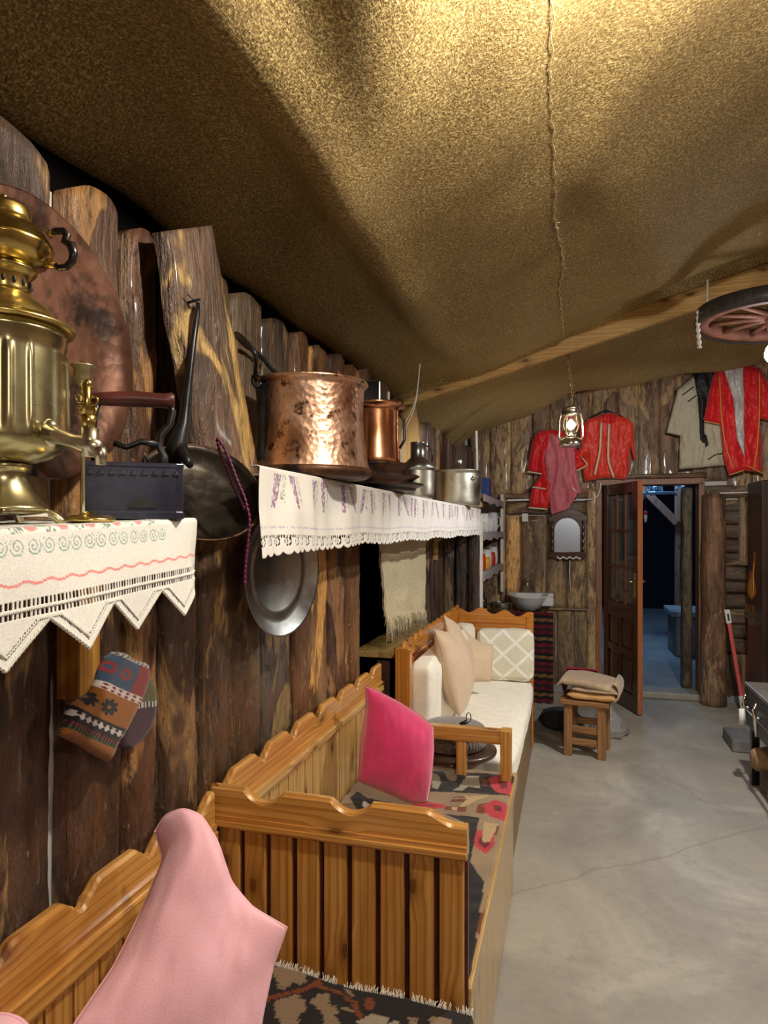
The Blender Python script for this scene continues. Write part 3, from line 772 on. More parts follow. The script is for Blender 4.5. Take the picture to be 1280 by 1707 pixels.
tag(pillow('beige_pillow', q([(740, 1026, 3.52), (752, 1034, 3.68), (760, 1050, 3.84)]), q([(760, 1050, 3.84), (780, 1100, 3.82), (782, 1150, 3.78)]),
    q([(776, 1178, 3.44), (780, 1165, 3.6), (782, 1150, 3.78)]), q([(740, 1026, 3.52), (750, 1070, 3.5), (762, 1130, 3.46), (776, 1178, 3.44)]), .12, M_BEIGE, wr=.008, seed=2, power=.5),
    'taller beige pillow tucked behind the edge-on one', 'pillow', 'beige pillows on the far bench')
tag(pillow('beige_pillow', q([(767, 1040, 4.05), (785, 1062, 4.05), (805, 1073, 4.05), (822, 1074, 4.05)]), q([(822, 1074, 4.05), (820, 1105, 4.0), (817, 1136, 3.95)]),
    q([(778, 1138, 3.9), (795, 1136, 3.92), (817, 1136, 3.95)]), q([(767, 1040, 4.05), (771, 1075, 4.02), (776, 1110, 3.95), (778, 1138, 3.9)]), .12, M_BEIGE, wr=.006, seed=6),
    'square beige pillow facing forward beside the diamond cushion', 'pillow', 'beige pillows on the far bench')

# --- rugs
def pxpoly(lst, Z): return [tuple(P(x, y, Z=Z)[:2]) for x, y in lst]
TAU = srgb(150, 128, 104); BLK = srgb(34, 30, 30); ROSE = srgb(205, 62, 72); DROSE = srgb(120, 28, 40); TAN = srgb(206, 176, 128); RUST = srgb(128, 66, 36); GRYB = srgb(170, 160, 140)
c6 = lambda l: [(330+x/2.327, 1280+y/2.327) for x, y in l]
c8 = lambda l: [(580+x/4, 1120+y/4) for x, y in l]
ZR = .487
rug2 = [(pxpoly(c8(a), ZR), c) for a, c in [
 ([(540, 660), (1150, 700), (1145, 835), (540, 800)], BLK),
 ([(555, 680), (600, 690), (620, 740), (600, 790), (560, 780)], GRYB), ([(640, 670), (730, 680), (720, 730), (690, 740), (660, 720)], TAU),
 ([(740, 770), (790, 700), (870, 700), (880, 780), (800, 770), (760, 800), (700, 800)], GRYB), ([(885, 715), (930, 725), (925, 770), (890, 765)], RUST),
 ([(990, 720), (1060, 700), (1120, 715), (1145, 760), (1140, 835), (1060, 820), (1010, 780)], ROSE), ([(1050, 740), (1110, 730), (1120, 780), (1080, 790)], DROSE),
 ([(680, 870), (800, 880), (800, 862), (690, 855)], RUST), ([(700, 838), (800, 843), (802, 852), (700, 846)], RUST),
 ([(820, 830), (860, 850), (1000, 835), (880, 890), (820, 915), (800, 905), (850, 870)], TAN), ([(640, 900), (790, 905), (780, 940), (640, 925)], RUST), ([(690, 905), (730, 905), (725, 930), (690, 925)], TAN),
 ([(430, 885), (500, 875), (640, 885), (650, 910), (560, 925), (420, 915)], ROSE), ([(520, 893), (600, 897), (570, 906), (515, 905)], DROSE),
 ([(870, 890), (930, 880), (910, 950), (850, 940)], RUST),
 ([(960, 900), (1040, 870), (1110, 895), (1125, 960), (1090, 1010), (1000, 970), (970, 940)], ROSE), ([(1030, 900), (1080, 910), (1090, 950), (1040, 940)], DROSE),
 ([(970, 1020), (1070, 1030), (1040, 1090), (1000, 1110), (970, 1080)], TAN), ([(990, 1030), (1005, 1035), (995, 1100), (980, 1095)], RUST), ([(1020, 1035), (1035, 1040), (1020, 1100), (1010, 1100)], RUST),
 ([(890, 1090), (950, 1070), (1040, 1090), (1045, 1170), (990, 1230), (920, 1190), (895, 1140)], ROSE), ([(945, 1120), (1000, 1120), (1015, 1165), (980, 1190), (935, 1160)], DROSE), ([(965, 1135), (990, 1138), (985, 1158), (962, 1150)], TAN),
 ([(10, 850), (60, 800), (130, 850), (290, 880), (290, 930), (200, 945), (60, 930)], BLK), ([(100, 870), (140, 890), (120, 920), (90, 900)], W1), ([(180, 920), (220, 910), (210, 940), (170, 940)], GRYB)]]
rug2 += [(pxpoly(c6(a), ZR), c) for a, c in [
 ([(955, 180), (1090, 195), (1055, 370), (1110, 450), (1060, 760), (1035, 900), (1040, 500), (1030, 215)], BLK),
 ([(1150, 395), (1160, 400), (1090, 640), (1075, 640)], RUST), ([(1145, 215), (1200, 230), (1170, 300), (1140, 290)], TAN)]]
rug2 = [([(x-.032, y) for x, y in pl] if c in (ROSE, DROSE, TAN) and sum(p[0] for p in pl)/len(pl) > -.34 else pl, c) for pl, c in rug2]
def q5(v, s=.004): return round(v/s)*s
def rugcol2(X, Y):
    Xq, Yq = q5(X), q5(Y); c = mixc(TAU, TAN, .25+.25*nz(Xq*9, Yq*9)) if True else TAU
    if Y < 1.62 and X < -.34: c = BLK
    for pl, k in rug2:
        if inpoly(Xq, Yq, pl): c = k
    return mixc(c, tuple(x*.7 for x in c), .5+.5*math.sin(X*900)*.6)
mb = MB()
NX, NY = 150, 300
def rz(x, y): return ZR+.004*nz(x*8, y*8, 1)+.003*nz(x*20, y*20)
def rugf(u, v):
    X = lerp(-.81, -.212, u); Y = lerp(1.475, 2.74, v)
    z = rz(X, Y)-.02*sstep(.975, 1.0, u)
    return V((X, Y, z))
mb.sheet(rugf, NX, NY, col=lambda u, v: rugcol2(lerp(-.81, -.212, u), lerp(1.475, 2.74, v)))
single('floral_rug', mb, M_VC, 'floral kilim with red roses covering the middle bench seat', 'rug', solid=.008, merge=False)
# fringe bits along the black edge
ZR1 = .482
c1 = lambda l: [(430+x/3.2, 1580+y/3.2) for x, y in l]
rug1 = [(pxpoly(c1(a), ZR1), c) for a, c in [
 ([(60, 150), (120, 125), (200, 125), (250, 150), (262, 200), (230, 230), (180, 215), (150, 250), (110, 235), (80, 190)], TAU),
 ([(85, 310), (160, 285), (205, 275), (250, 300), (262, 350), (225, 380), (220, 420), (180, 460), (130, 450), (90, 380)], TAU),
 ([(280, 300), (330, 255), (380, 255), (395, 290), (370, 310), (420, 330), (430, 370), (400, 360), (440, 410), (360, 440), (340, 360), (300, 330)], TAU),
 ([(470, 220), (495, 218), (512, 265), (490, 260)], TAU), ([(440, 330), (470, 318), (520, 345), (500, 355)], TAU), ([(530, 390), (600, 350), (690, 365), (690, 440), (540, 450)], GRYB),
 ([(790, 365), (845, 360), (850, 400), (800, 400)], TAU), ([(915, 350), (1030, 360), (1020, 385), (1060, 410), (1000, 450), (920, 440)], TAU), ([(700, 390), (750, 385), (740, 420), (700, 420)], GRYB),
 ([(10, 300), (60, 280), (150, 260), (240, 235), (290, 205), (320, 190), (345, 205), (385, 230), (370, 240), (310, 222), (260, 250), (150, 280), (70, 300), (20, 330)], RUST),
 ([(390, 225), (450, 240), (495, 275), (540, 290), (535, 300), (490, 290), (440, 252), (390, 235)], RUST), ([(560, 265), (630, 275), (625, 330), (560, 330), (575, 300)], RUST), ([(500, 300), (530, 300), (560, 380), (530, 380)], RUST), ([(320, 175), (345, 180), (340, 200), (318, 195)], RUST)]]
def rugcol1(X, Y):
    j = .0035*nz(X*60, Y*60); Xq, Yq = q5(X, .006)+j, q5(Y, .006)+j; c = BLK
    if Y < 1.17:
        c = TAU if nz(X*9+4, Y*9) > .18 else (RUST if nz(X*14, Y*14+7) > .28 else BLK)
    for pl, k in rug1:
        if inpoly(Xq, Yq, pl): c = k
    return mixc(c, tuple(x*.7 for x in c), .5+.5*math.sin(Y*1100)*.6)
Z1 = lambda X, Y: ZR1-.012*sstep(-.5, -.2, X)+.004*nz(X*7, Y*7, 1)+.012*math.exp(-((X+.62)/.10)**2)*sstep(1.2, 1.38, Y)
def f1(u, v):
    X = lerp(-.80, -.19, u); Y = lerp(.2, 1.385, 1-(1-v)**1.0)
    e = .012*nz(X*5, 3)*sstep(.9, 1, v)
    return V((X, Y+e, Z1(X, Y)-.03*sstep(.975, 1, u)))
mb = MB(); mb.sheet(f1, 190, 330, col=lambda u, v: rugcol1(lerp(-.80, -.19, u), lerp(.2, 1.385, v)))
t = single('fringed_rug', mb, M_VC, 'black fringed rug with taupe leaves on the nearest bench seat', 'rug', solid=.008, merge=False)
mb = MB(); random.seed(3)
for i in range(330):
    X = lerp(-.79, -.195, i/330)+random.uniform(-.002, .002); p = V((X, 1.380+.012*nz(X*5, 3), Z1(X, 1.385)+.003))
    if nz(X*40, 5) > .25: continue
    a = random.uniform(-.007, .007); L = random.uniform(.006, .016)
    mb.tube([p, p+V((a*.5, L*.6, .004)), p+V((a, L, .0+random.uniform(0, .011)))], .0009, 4)
obj('fringe', mb, plain('white_fringe', (.72, .69, .62), .8), t)
o = bpy.context.scene

# ================================================================== SHELVES
# near shelf: slightly tilted board
S1R = P(325, 866, X=-.60); S1D = V((-.0557, .9994, .0408)).normalized()
def s1(t): return S1R-S1D*t           # point on front edge, t metres towards the viewer
mb = MB()
a, b_ = s1(.72), s1(.004)
mb.prism([V((-.872, a.y, a.z-.004)), V((a.x-.004, a.y, a.z-.004)), V((b_.x-.004, b_.y, b_.z-.004)), V((-.872, b_.y, b_.z-.004))], (0, 0, 0), (0, 0, -.022))
tA = thing('wall_shelf', (-.87, .7, 1.2), 'near wooden wall shelf under the white lace cloth, holding the samovar', 'shelf')
obj('shelf_board', mb, M_PY, tA)
mb = MB(); pa = P(106, 1020, X=-.845); pb = P(150, 1020, X=-.845)
zb_ = P(128, 1166, X=-.83).z
mb.box((-.865, pa.y+.005, zb_), (-.815, pb.y-.01, a.z-.02)); obj('bracket', mb, pine('bracket_pine', 'z', (.34, .15, .025), (.5, .26, .05), (.6, .36, .09)), tA, bevel=.002)
# cloth 1
def top_s(s): return s1(.70-s)     # s from near end towards far end
L1 = .70
GRN = srgb(120, 165, 158); PNK = srgb(238, 150, 150); WHT = srgb(240, 238, 234)
valley = [(.70-.0)]
def tri(t):   # t = distance from the right end
    ph = (t-.000)/.118; fr = ph % 1
    return 1-abs(2*fr-1)
def cl1col(t, dpt):
    # t distance from right end along the edge, dpt depth below the fold (negative = on the shelf top)
    c = WHT
    # scroll embroidery
    q_ = dpt-.020; sc_ = .024
    if t > .095 and abs(q_) < .0115:
        ph = (t/sc_) % 2; cx = 1; x = ((t/sc_) % 1-.5)*sc_; r = math.hypot(x, q_)
        sgn = 1 if int(t/sc_) % 2 else -1; th = math.atan2(q_, x*sgn)
        rr = (r/.0105)-((th+PI)/(2*PI))*.5
        if abs((rr % .5)-.25) > .185 and r < .0108: c = GRN
    if t > .12 and dpt < .006:
        k = ((t+.01) % .052)
        if (k-.018)**2*.5+((dpt+.001)*1.3)**2 < .009**2*(.6+.5*nz(t*200, dpt*200)): c = PNK
        elif abs(k-.040) < .009 and nz(t*260, dpt*260) > .05: c = mixc(GRN, srgb(110, 120, 90), .5)
    pk = .062+.0018*math.sin(t*2*PI/.036)-.002
    if abs(dpt-pk) < .0016: c = PNK
    return c
def lace_hole1(t, dpt, tm):
    for z0, z1 in ((.0785, .0865), (.0905, .0970)):
        if z0 < dpt < z1 and (t % .0062) > .0026: return True
    if dpt > .101:
        e = tm-dpt
        if .0075 < e < .0155:
            k = (t*1.0+dpt*.8) % .0048
            return k > .0022 and abs((e-.0115)) < .0034
    return False
mb = MB(); nu, nv = 480, 150
def dep(u, v):   # returns depth incl. top part
    t = L1*(1-u); tm = .100+.047*tri(t)+.0014*abs(math.sin(t*PI/.0048))
    top = -.27
    if v < .12: return t, lerp(top, -.03, v/.12), tm
    k = (v-.12)/.88
    if k < .62: return t, lerp(-.03, .100, k/.62), tm
    return t, lerp(.100, tm, (k-.62)/.38), tm
def cl1(u, v):
    t, dp, tm = dep(u, v); return cl1p(t, dp)
def cl1p(t, dp):
    p = top_s(L1-t)
    if dp < 0:
        p = p+V((dp, 0, .002+.0015*nz(t*30, dp*30)))
        p.x = max(p.x, -.862)
    else:
        r = .006
        x = r*math.sin(min(1, dp/r)*PI/2)*.6+.004*math.sin(t*21+1.3)*dp/.1+.006*nz(t*9, dp*6, 2)*min(1, dp/.05)+.006*dp/.1
        p = p+V((x, 0, -dp+.002))
        endc = sstep(.03, 0, t); p += V((-.02*endc*dp/.1, .012*endc*(dp/.1), 0))
    return p
def h1(u, v):
    t, dp, tm = dep(u, v); return lace_hole1(t, dp, tm)
def colr(u, v):
    t, dp, tm = dep(u, v); return cl1col(t, dp)
mb.sheet(cl1, nu, nv, col=colr, hole=h1)
lc = single('lace_shelf_cloth', mb, M_LINEN, 'white cloth with teal scrolls and pointed crochet lace on the near shelf', 'cloth', solid=.0012, merge=False)

mb = MB(); pts = []
for i in range(1400):
    u = 1-i/1400*.98; p = cl1(u, 1.0); pts.append(p+V((.0016*math.sin(i*PI/2.5), 0, -.0012+.0024*math.cos(i*PI/2.5))))
mb.tube(pts, .0011, 5); obj('crochet_edge', mb, M_WHITE, lc)
mb = MB()
for vv in (.655, .0):
    pts = []
    for i in range(900):
        t = L1*(i/900)*.97; tm = .100+.047*tri(t); dp = .0885 if vv else max(.101, tm-.0115)
        p = cl1p(t, dp)+V((.0012, 0, 0)); pts.append(p+V((.0005, 0, .0014*math.sin(i*PI/2))))
    mb.tube(pts, .0009, 5)
    if vv: obj('crochet_band', mb, M_WHITE, lc); mb = MB()
obj('crochet_border', mb, M_WHITE, lc)
# far shelf
S2A = P(430, 777, X=-.60); S2B = P(800, 853, X=-.60)
S2Z = 1.622
tB = thing('wall_shelf', (-.87, 2.9, 1.4), 'long high wooden shelf holding the copper and tin pots', 'shelf')
mb = MB(); mb.box((-.872, 1.46, S2Z-.028), (-.606, 4.6, S2Z-.004)); obj('shelf_board', mb, M_SX, tB)
for yy in (3.9, 4.3):
    mb = MB(); mb.bar((-.86, yy, 1.40), (-.64, yy, S2Z-.03), .03, .03); mb.box((-.868, yy-.02, 1.28 if yy > 3 else 1.35), (-.845, yy+.02, S2Z-.03)); obj('bracket', mb, M_LZ, tB)
PUR = srgb(140, 90, 160); PUR2 = srgb(170, 110, 165); GR2 = srgb(150, 165, 140); LV = srgb(205, 190, 215)
y0c, y1c = S2A.y, S2B.y+.02
def cl2col(Y, dp):
    c = WHT
    per = .205; k = ((Y-y0c-.03) % per); i = int((Y-y0c-.03)/per)
    pr = mixc(PUR, srgb(160, 90, 120), sstep(1.8, 2.6, Y))
    for (cx, lean) in ((.045, -.25), (.125, .2)):
        for (z0, z1, wd) in ((.012, .048, .017), (.045, .085, .013)):
            x = k-cx-lean*(dp-.05)
            if z0 < dp < z1 and abs(x) < wd*(.5+.5*(1-(dp-z0)/(z1-z0))):
                n_ = nz(Y*230, dp*230, 1)
                if n_ > -.08: c = mixc(pr, PUR2, .5+nz(Y*90, dp*90))
                elif n_ < -.32: c = GR2
        x = k-cx-.028-lean*(dp-.05)
        if .01 < dp < .075 and abs(x) < .008 and nz(Y*250, dp*180, 4) > .12: c = GR2
    if abs(dp-.128) < .0022 and nz(Y*120, 3) > -.1: c = LV
    if abs(dp-.132) < .0012 and nz(Y*60, 9) > 0: c = LV
    return c
def dep2(u, v):
    Y = lerp(y0c, y1c, u); fr = (Y % .034)/.034
    tm = .168+.010*abs(math.sin(PI*fr))**.6+.012*sstep(y0c+.35, y0c, Y)
    if v < .1: return Y, lerp(-.02-.24*sstep(1.38, 1.46, Y), -.018, v/.1), tm
    k = (v-.1)/.9
    if k < .7: return Y, lerp(-.02, .142, k/.7), tm
    return Y, lerp(.142, tm, (k-.7)/.3), tm
def cl2(u, v):
    Y, dp, tm = dep2(u, v)
    if dp < 0: return V((-.60+dp, Y, S2Z+.001))
    rp = .010*math.sin(Y*19+2*nz(Y*2, 1))+.010*nz(Y*6, dp*3, 6)+.004*math.sin(Y*53)
    x = -.60+.004+rp*min(1, dp/.09)+.008*dp/.17
    return V((x, Y, S2Z+.001-dp+.004*math.sin(Y*11)*dp/.17))
def h2(u, v):
    Y, dp, tm = dep2(u, v)
    if dp < .144: return False
    e = tm-dp; fr = (Y % .034)/.034; a = (Y % .0085)/.0085
    if e < .004: return False
    x = (fr-.5)*.034; r = math.hypot(x, (dp-.158))
    if abs(r-.0085) < .0022: return (a > .35)
    if r < .004: return a > .5
    return .144 < dp < .150 and a > .5
mb = MB(); mb.sheet(cl2, 1300, 70, col=lambda u, v: cl2col(*dep2(u, v)[:2]), hole=h2)
single('lavender_shelf_cloth', mb, M_LINEN, 'long white cloth embroidered with purple lavender sprays under the copper pots', 'cloth', solid=.0014, merge=False)

# ================================================================== NEAR SHELF THINGS
def sh1z(p): return S1R.z + (p.y-S1R.y)*S1D.z/S1D.y + .003
SP = P(6, 868, .86); SZ = sh1z(SP); SC_ = V((SP.x, SP.y, SZ)); kr = .000690; kz = .00078
ys_ = lambda y: (868-y)*kz
sv = thing('samovar', SC_, 'large fluted brass samovar with tap at left edge of the near shelf', 'samovar')
prof = [(0, ys_(846)), (78, ys_(846)), (80, ys_(842)), (74, ys_(838)), (62, ys_(826)), (50, ys_(812)), (43, ys_(796)), (42, ys_(784)), (46, ys_(776)), (50, ys_(772)), (46, ys_(768)), (20, ys_(767))]
mb = MB(); mb.lathe([(r*kr, z) for r, z in prof], SC_, 48); obj('foot_stem', mb, M_BRASS, sv)
mb = MB()
for k in range(4):
    a = k*PI/2+.5; d_ = V((math.cos(a), math.sin(a), 0))
    pth = [SC_+d_*.03+V((0, 0, ys_(847))), SC_+d_*.05+V((0, 0, ys_(847)-.001)), SC_+d_*.062+V((0, 0, .010)), SC_+d_*.071+V((0, 0, .0015))]
    mb.tube(pth, [.007, .007, .006, .006], 8)
mb.box(tuple(SC_+V((-.045, -.045, ys_(847)-.004))), tuple(SC_+V((.045, .045, ys_(847)+.002))))
obj('foot', mb, M_BRASS, sv, bevel=.002)
prof = [(40, ys_(768)), (56, ys_(764)), (80, ys_(757)), (100, ys_(744)), (108, ys_(732)), (110, ys_(724)), (109, ys_(716)), (107, ys_(640)), (106, ys_(575)), (109, ys_(570)), (109, ys_(556)), (112, ys_(553)), (108, ys_(550)), (106, ys_(545)), (104, ys_(540))]
def flute(th, r, z):
    a = (th % (2*PI)); k = math.cos(a*18)
    e = sstep(ys_(728), ys_(700), z)*sstep(ys_(577), ys_(592), z) if True else 1
    sect = 0 if (a > 5.95 or a < .55) else 1
    return r*(1+.050*max(0, k)**.7*e*sect)
mb = MB(); mb.lathe([(r*kr, z) for r, z in [prof[i] for i in range(len(prof))][:7]]+[(lerp(109, 106, i/14)*kr, ys_(lerp(716, 575, i/14))) for i in range(15)]+[(r*kr, z) for r, z in prof[9:]], SC_, 216, fr=flute)
obj('body', mb, M_BRASS, sv)
prof = [(104, ys_(541)), (122, ys_(543)), (125, ys_(540)), (124, ys_(536)), (110, ys_(531)), (96, ys_(527)), (92, ys_(522)), (86, ys_(513)), (74, ys_(502)), (60, ys_(494)), (54, ys_(488)), (50, ys_(486))]
mb = MB(); mb.lathe([(r*kr, z) for r, z in prof], SC_, 64); obj('shoulder', mb, M_BRASSB, sv)
mb = MB(); nh = 16; prof = [(46, ys_(488)), (46, ys_(478)), (46, ys_(456)), (50, ys_(452)), (56, ys_(446)), (58, ys_(442)), (40, ys_(440))]
mb.lathe([(r*kr, z) for r, z in prof], SC_, 64); cr = obj('crown_ring', mb, M_BRASSB, sv)
mb = MB()
for k in range(nh):
    a = 2*PI*k/nh; mb.sphere(SC_+V((math.cos(a)*46*kr, math.sin(a)*46*kr, ys_(468))), .0026, 8, 6, (1, 1, 1.9))
obj('vent_hole', mb, M_BLACKM, cr)
# tap
td = (P(160, 735, .80)-P(90, 722, .83)); 
tp = [P(84, 722, .822), P(100, 728, .815), P(125, 736, .80), P(150, 742, .79), P(166, 747, .785)]
mb = MB(); mb.tube(tp, [.014, .0095, .0085, .011, .008], 16); mb.tube([tp[3]+V((0, 0, -.014)), tp[3]+V((0, 0, .02))], [.009, .010], 16)
mb.tube([tp[4], tp[4]+V((.002, 0, -.008)), tp[4]+V((.002, 0, -.020))], [.008, .0075, .006], 12)
mb.sphere(tp[0], .018, 20, 12, (.6, .6, 1)); tap = obj('tap', mb, M_TAP, sv)
mb = MB(); k0 = tp[3]+V((0, 0, .018)); kt = lambda x, y: P(x, y, .79)
mb.tube([k0, kt(147, 705), kt(147, 694)], [.006, .008, .010], 12); mb.tube([kt(146, 694), kt(145, 668), kt(144, 640)], [.0085, .0045, .006], 10)
for (cx, cy, rr) in ((134, 664, 7), (156, 668, 7), (136, 680, 5), (155, 684, 5), (145, 652, 5)):
    mb.tube([kt(cx+rr*math.cos(t*PI/6), cy+rr*math.sin(t*PI/6)) for t in range(12)], .0017, 6, closed=True)
mb.sphere(kt(146, 640), .006, 10, 8); obj('tap_key', mb, M_BRASSB, tap)
# teapot on top
tz = ys_(441); TC = SC_+V((0, 0, tz)); ty = lambda y: (441-y)*kz
tpot = thing('teapot', TC, 'small round brass teapot with black handle sitting on top of the samovar', 'teapot')
prof = [(0, 0), (46, 0), (56, ty(437)), (74, ty(428)), (84, ty(414)), (86, ty(405)), (87, ty(402)), (84, ty(398)), (76, ty(384)), (62, ty(371)), (50, ty(364)), (48, ty(361))]
mb = MB(); mb.lathe([(r*kr, z) for r, z in prof], TC, 56); obj('pot_body', mb, M_BRASSB, tpot)
prof = [(47, ty(361)), (48, ty(357)), (46, ty(342)), (42, ty(336)), (22, ty(331)), (7, ty(329)), (4, ty(326)), (7, ty(322)), (5, ty(318)), (0, ty(316))]
mb = MB(); mb.lathe([(r*kr, z) for r, z in prof], TC, 48); obj('lid', mb, M_BRASSB, tpot)
rt = V((CS, SN, 0))
h = lambda x, y: TC+rt*((x-6)*.00078)+V((0, 0, ty(y)))
mb = MB(); mb.tube([h(84, 381), h(94, 379), h(106, 379), h(112, 386), h(109, 396), h(119, 402), h(123, 416), h(120, 430), h(110, 439), h(98, 440), h(90, 436)], [.004, .0045, .005, .0055, .0055, .006, .0055, .005, .0045, .004, .004], 12)
obj('handle', mb, M_BLACK, tpot)
mb = MB(); mb.tube([h(80, 385), h(88, 380)], [.006, .004], 10); obj('handle_socket', mb, M_BRASSB, tpot); mb = MB(); mb.tube([h(78, 432), h(93, 437)], [.007, .005], 10); obj('handle_socket', mb, M_BRASSB, tpot); mb = MB()
mb.tube([h(-70, 420), h(-96, 405), h(-112, 380)], [.012, .008, .005], 14); obj('spout', mb, M_BRASSB, tpot)
# candlestick
cb = P(150, 862, .92); cb.z = sh1z(cb)
cs_ = thing('candlestick', cb, 'slim brass candlestick with round base between samovar and flat iron', 'candlestick')
mb = MB(); mb.lathe([(0, 0), (.0330, 0), (.0345, .002), (.033, .005), (.027, .007), (.024, .0085), (.008, .010), (.006, .014), (0, .014)], cb, 44); obj('base', mb, M_BRASSB, cs_)
m0 = P(138, 852, .92); mb = MB(); rz0 = cb.z+.008
st = V((m0.x, m0.y, 0)); Z_ = lambda y: P(138, y, .92).z
mb.lathe([(.0055, rz0), (.0035, rz0+.006), (.0032, Z_(780)), (.0034, Z_(700)), (.006, Z_(690)), (.004, Z_(670)), (.0045, Z_(645))], st, 16); obj('stem', mb, M_BRASS, cs_)
mb = MB(); mb.lathe([(.0045, Z_(645)), (.010, Z_(641)), (.0125, Z_(632)), (.0125, Z_(615)), (.0165, Z_(611)), (.0165, Z_(609)), (.011, Z_(609)), (.010, Z_(635)), (0, Z_(636))], st, 24); obj('candle_cup', mb, M_BRASS, cs_)
# folded paper under the samovar
mb = MB(); a = P(30, 866, .84); mb.add([P(28, 866, .83)+V((0, 0, .004)), P(80, 862, .85)+V((0, 0, .001)), P(78, 858, .88)+V((0, 0, .004)), P(40, 861, .87)+V((0, 0, .006))], [(0, 1, 2, 3)])
single('paper_slip', mb, M_WHITE, 'folded white paper slip under the samovar foot', 'paper', solid=.001)
# charcoal iron
ib = P(224, 861, 1.03); ib.z = sh1z(ib)
rt2 = V((CS, SN, 0)); fw = V((-SN, CS, 0))
rt3 = (rt2*math.cos(.36)+fw*math.sin(.36)); fw3 = V((-rt3.y, rt3.x, 0))
def il(a, b, c): return ib+rt3*a+fw3*b+V((0, 0, c))
it = thing('charcoal_iron', ib, 'dark blue-black charcoal flat iron with wooden grip on the near shelf', 'iron')
def hull(z, gx, n=20):
    pts = []
    L, W = .072*gx, .036*gx
    for (x, y) in ((-1, -1), (-.2, -1), (.4, -1.0), (.85, -1), (1, -.9), (1, .9), (.85, 1), (.4, 1), (-.2, 1), (-1, 1)): pts.append(il(x*L, y*W, z))
    return pts
mb = MB(); rings = [hull(z, g) for z, g in ((0, 1.0), (.010, 1.0), (.012, .985), (.078, .985), (.080, 1.0), (.086, 1.0))]
vs = [p for r_ in rings for p in r_]; n = 10
fs = [(i*n+k, i*n+(k+1) % n, (i+1)*n+(k+1) % n, (i+1)*n+k) for i in range(len(rings)-1) for k in range(n)]+[tuple(range(n))[::-1], tuple((len(rings)-1)*n+k for k in range(n))]
mb.add(vs, fs); 
for i in range(9):   # saw-tooth rim openings
    x = -.062+i*.0152; mb.prism([il(x-.006, -.0372, .066), il(x+.006, -.0372, .066), il(x, -.0372, .0755)], fw3*-.001, fw3*.004)
obj('body', mb, M_BOXIRON, it, bevel=.0015)
mb = MB(); mb.prism([il(.012+.019*math.cos(t*PI/10), -.0374, .017+.016*math.sin(t*PI/10)) for t in range(11)], fw3*-.0008, fw3*.004); obj('air_door', mb, M_BLACKM, it)
mb = MB(); mb.tube([il(.040, 0, .083), il(.044, 0, .100), il(.036, 0, .115), il(.040, 0, .135), il(.053, 0, .150), il(.057, 0, .172), il(.050, 0, .187)], [.011, .006, .0055, .006, .0055, .0055, .004], 12)
mb.tube([il(.036, 0, .118), il(.010, 0, .122), il(-.012, 0, .112), il(-.03, 0, .118)], [.006, .005, .0045, .005], 10)
mb.tube([il(-.056, 0, .083), il(-.06, 0, .12), il(-.058, 0, .16), il(-.05, 0, .187)], .0055, 12)
mb.tube([il(.012, -.03, .086), il(.014, -.03, .1), il(.020, -.028, .086)], .002, 6)
obj('handle_bracket', mb, M_IRON, it)
mb = MB(); mb.tube([il(-.066, 0, .184), il(-.060, 0, .184), il(-.03, 0, .186), il(.0, 0, .188), il(.045, 0, .188), il(.056, 0, .189), il(.060, 0, .189)], [.006, .010, .0115, .0125, .0115, .013, .010], 16)
obj('grip', mb, M_BURG, it)
# copper tray on the wall
tc_ = V((-.835, .868, 1.80)); Mx = Matrix.Rotation(PI/2, 4, 'Y') @ Matrix.Identity(4)
mb = MB(); mb.lathe([(r_*.886, z_) for r_, z_ in [(0, .0), (.17, .0), (.20, .004), (.215, .014), (.250, .026), (.254, .024), (.252, .020), (.22, .008), (.2, -.004), (0, -.005)]], tc_, 72, Matrix.Rotation(R(88), 4, 'Y'))
single('copper_tray', mb, M_COPPERT, 'large tarnished round copper tray hanging behind the samovar', 'tray')
# leaning bark slab
mb = MB()
TL, TR, BL, BR = P(276, 385, X=-.80), P(354, 376, X=-.79), P(352, 842, X=-.745), P(442, 836, X=-.735)
def slabf(u, v):
    p = TL.lerp(TR, u).lerp(BL.lerp(BR, u), v); e = (1-(2*u-1)**2)
    p = p+V((.012*e+.006*nz(p.y*12, p.z*9), 0, 0)); 
    if u < .02 or u > .98: p += V((0, .006*nz(p.z*8, u*5), 0))
    return p
ft = [[slabf(i/14, j/60) for i in range(15)] for j in range(61)]
vs = [p for r_ in ft for p in r_]+[p+V((-.035, 0, 0)) for r_ in ft for p in r_]; n = 15; N = len(ft)*n
fs = [(j*n+i, j*n+i+1, (j+1)*n+i+1, (j+1)*n+i) for j in range(60) for i in range(14)]
per = [i for i in range(n)]+[j*n+n-1 for j in range(1, 61)]+[60*n+i for i in range(n-2, -1, -1)]+[j*n for j in range(59, 0, -1)]
fs += [(per[k], per[k-1], per[k-1]+N, per[k]+N) for k in range(len(per))]
mb.add(vs, fs, True)
sl = single('bark_slab', mb, M_SLAB, 'wide slab of half-stripped bark nailed slanting between near and far shelves', 'board')
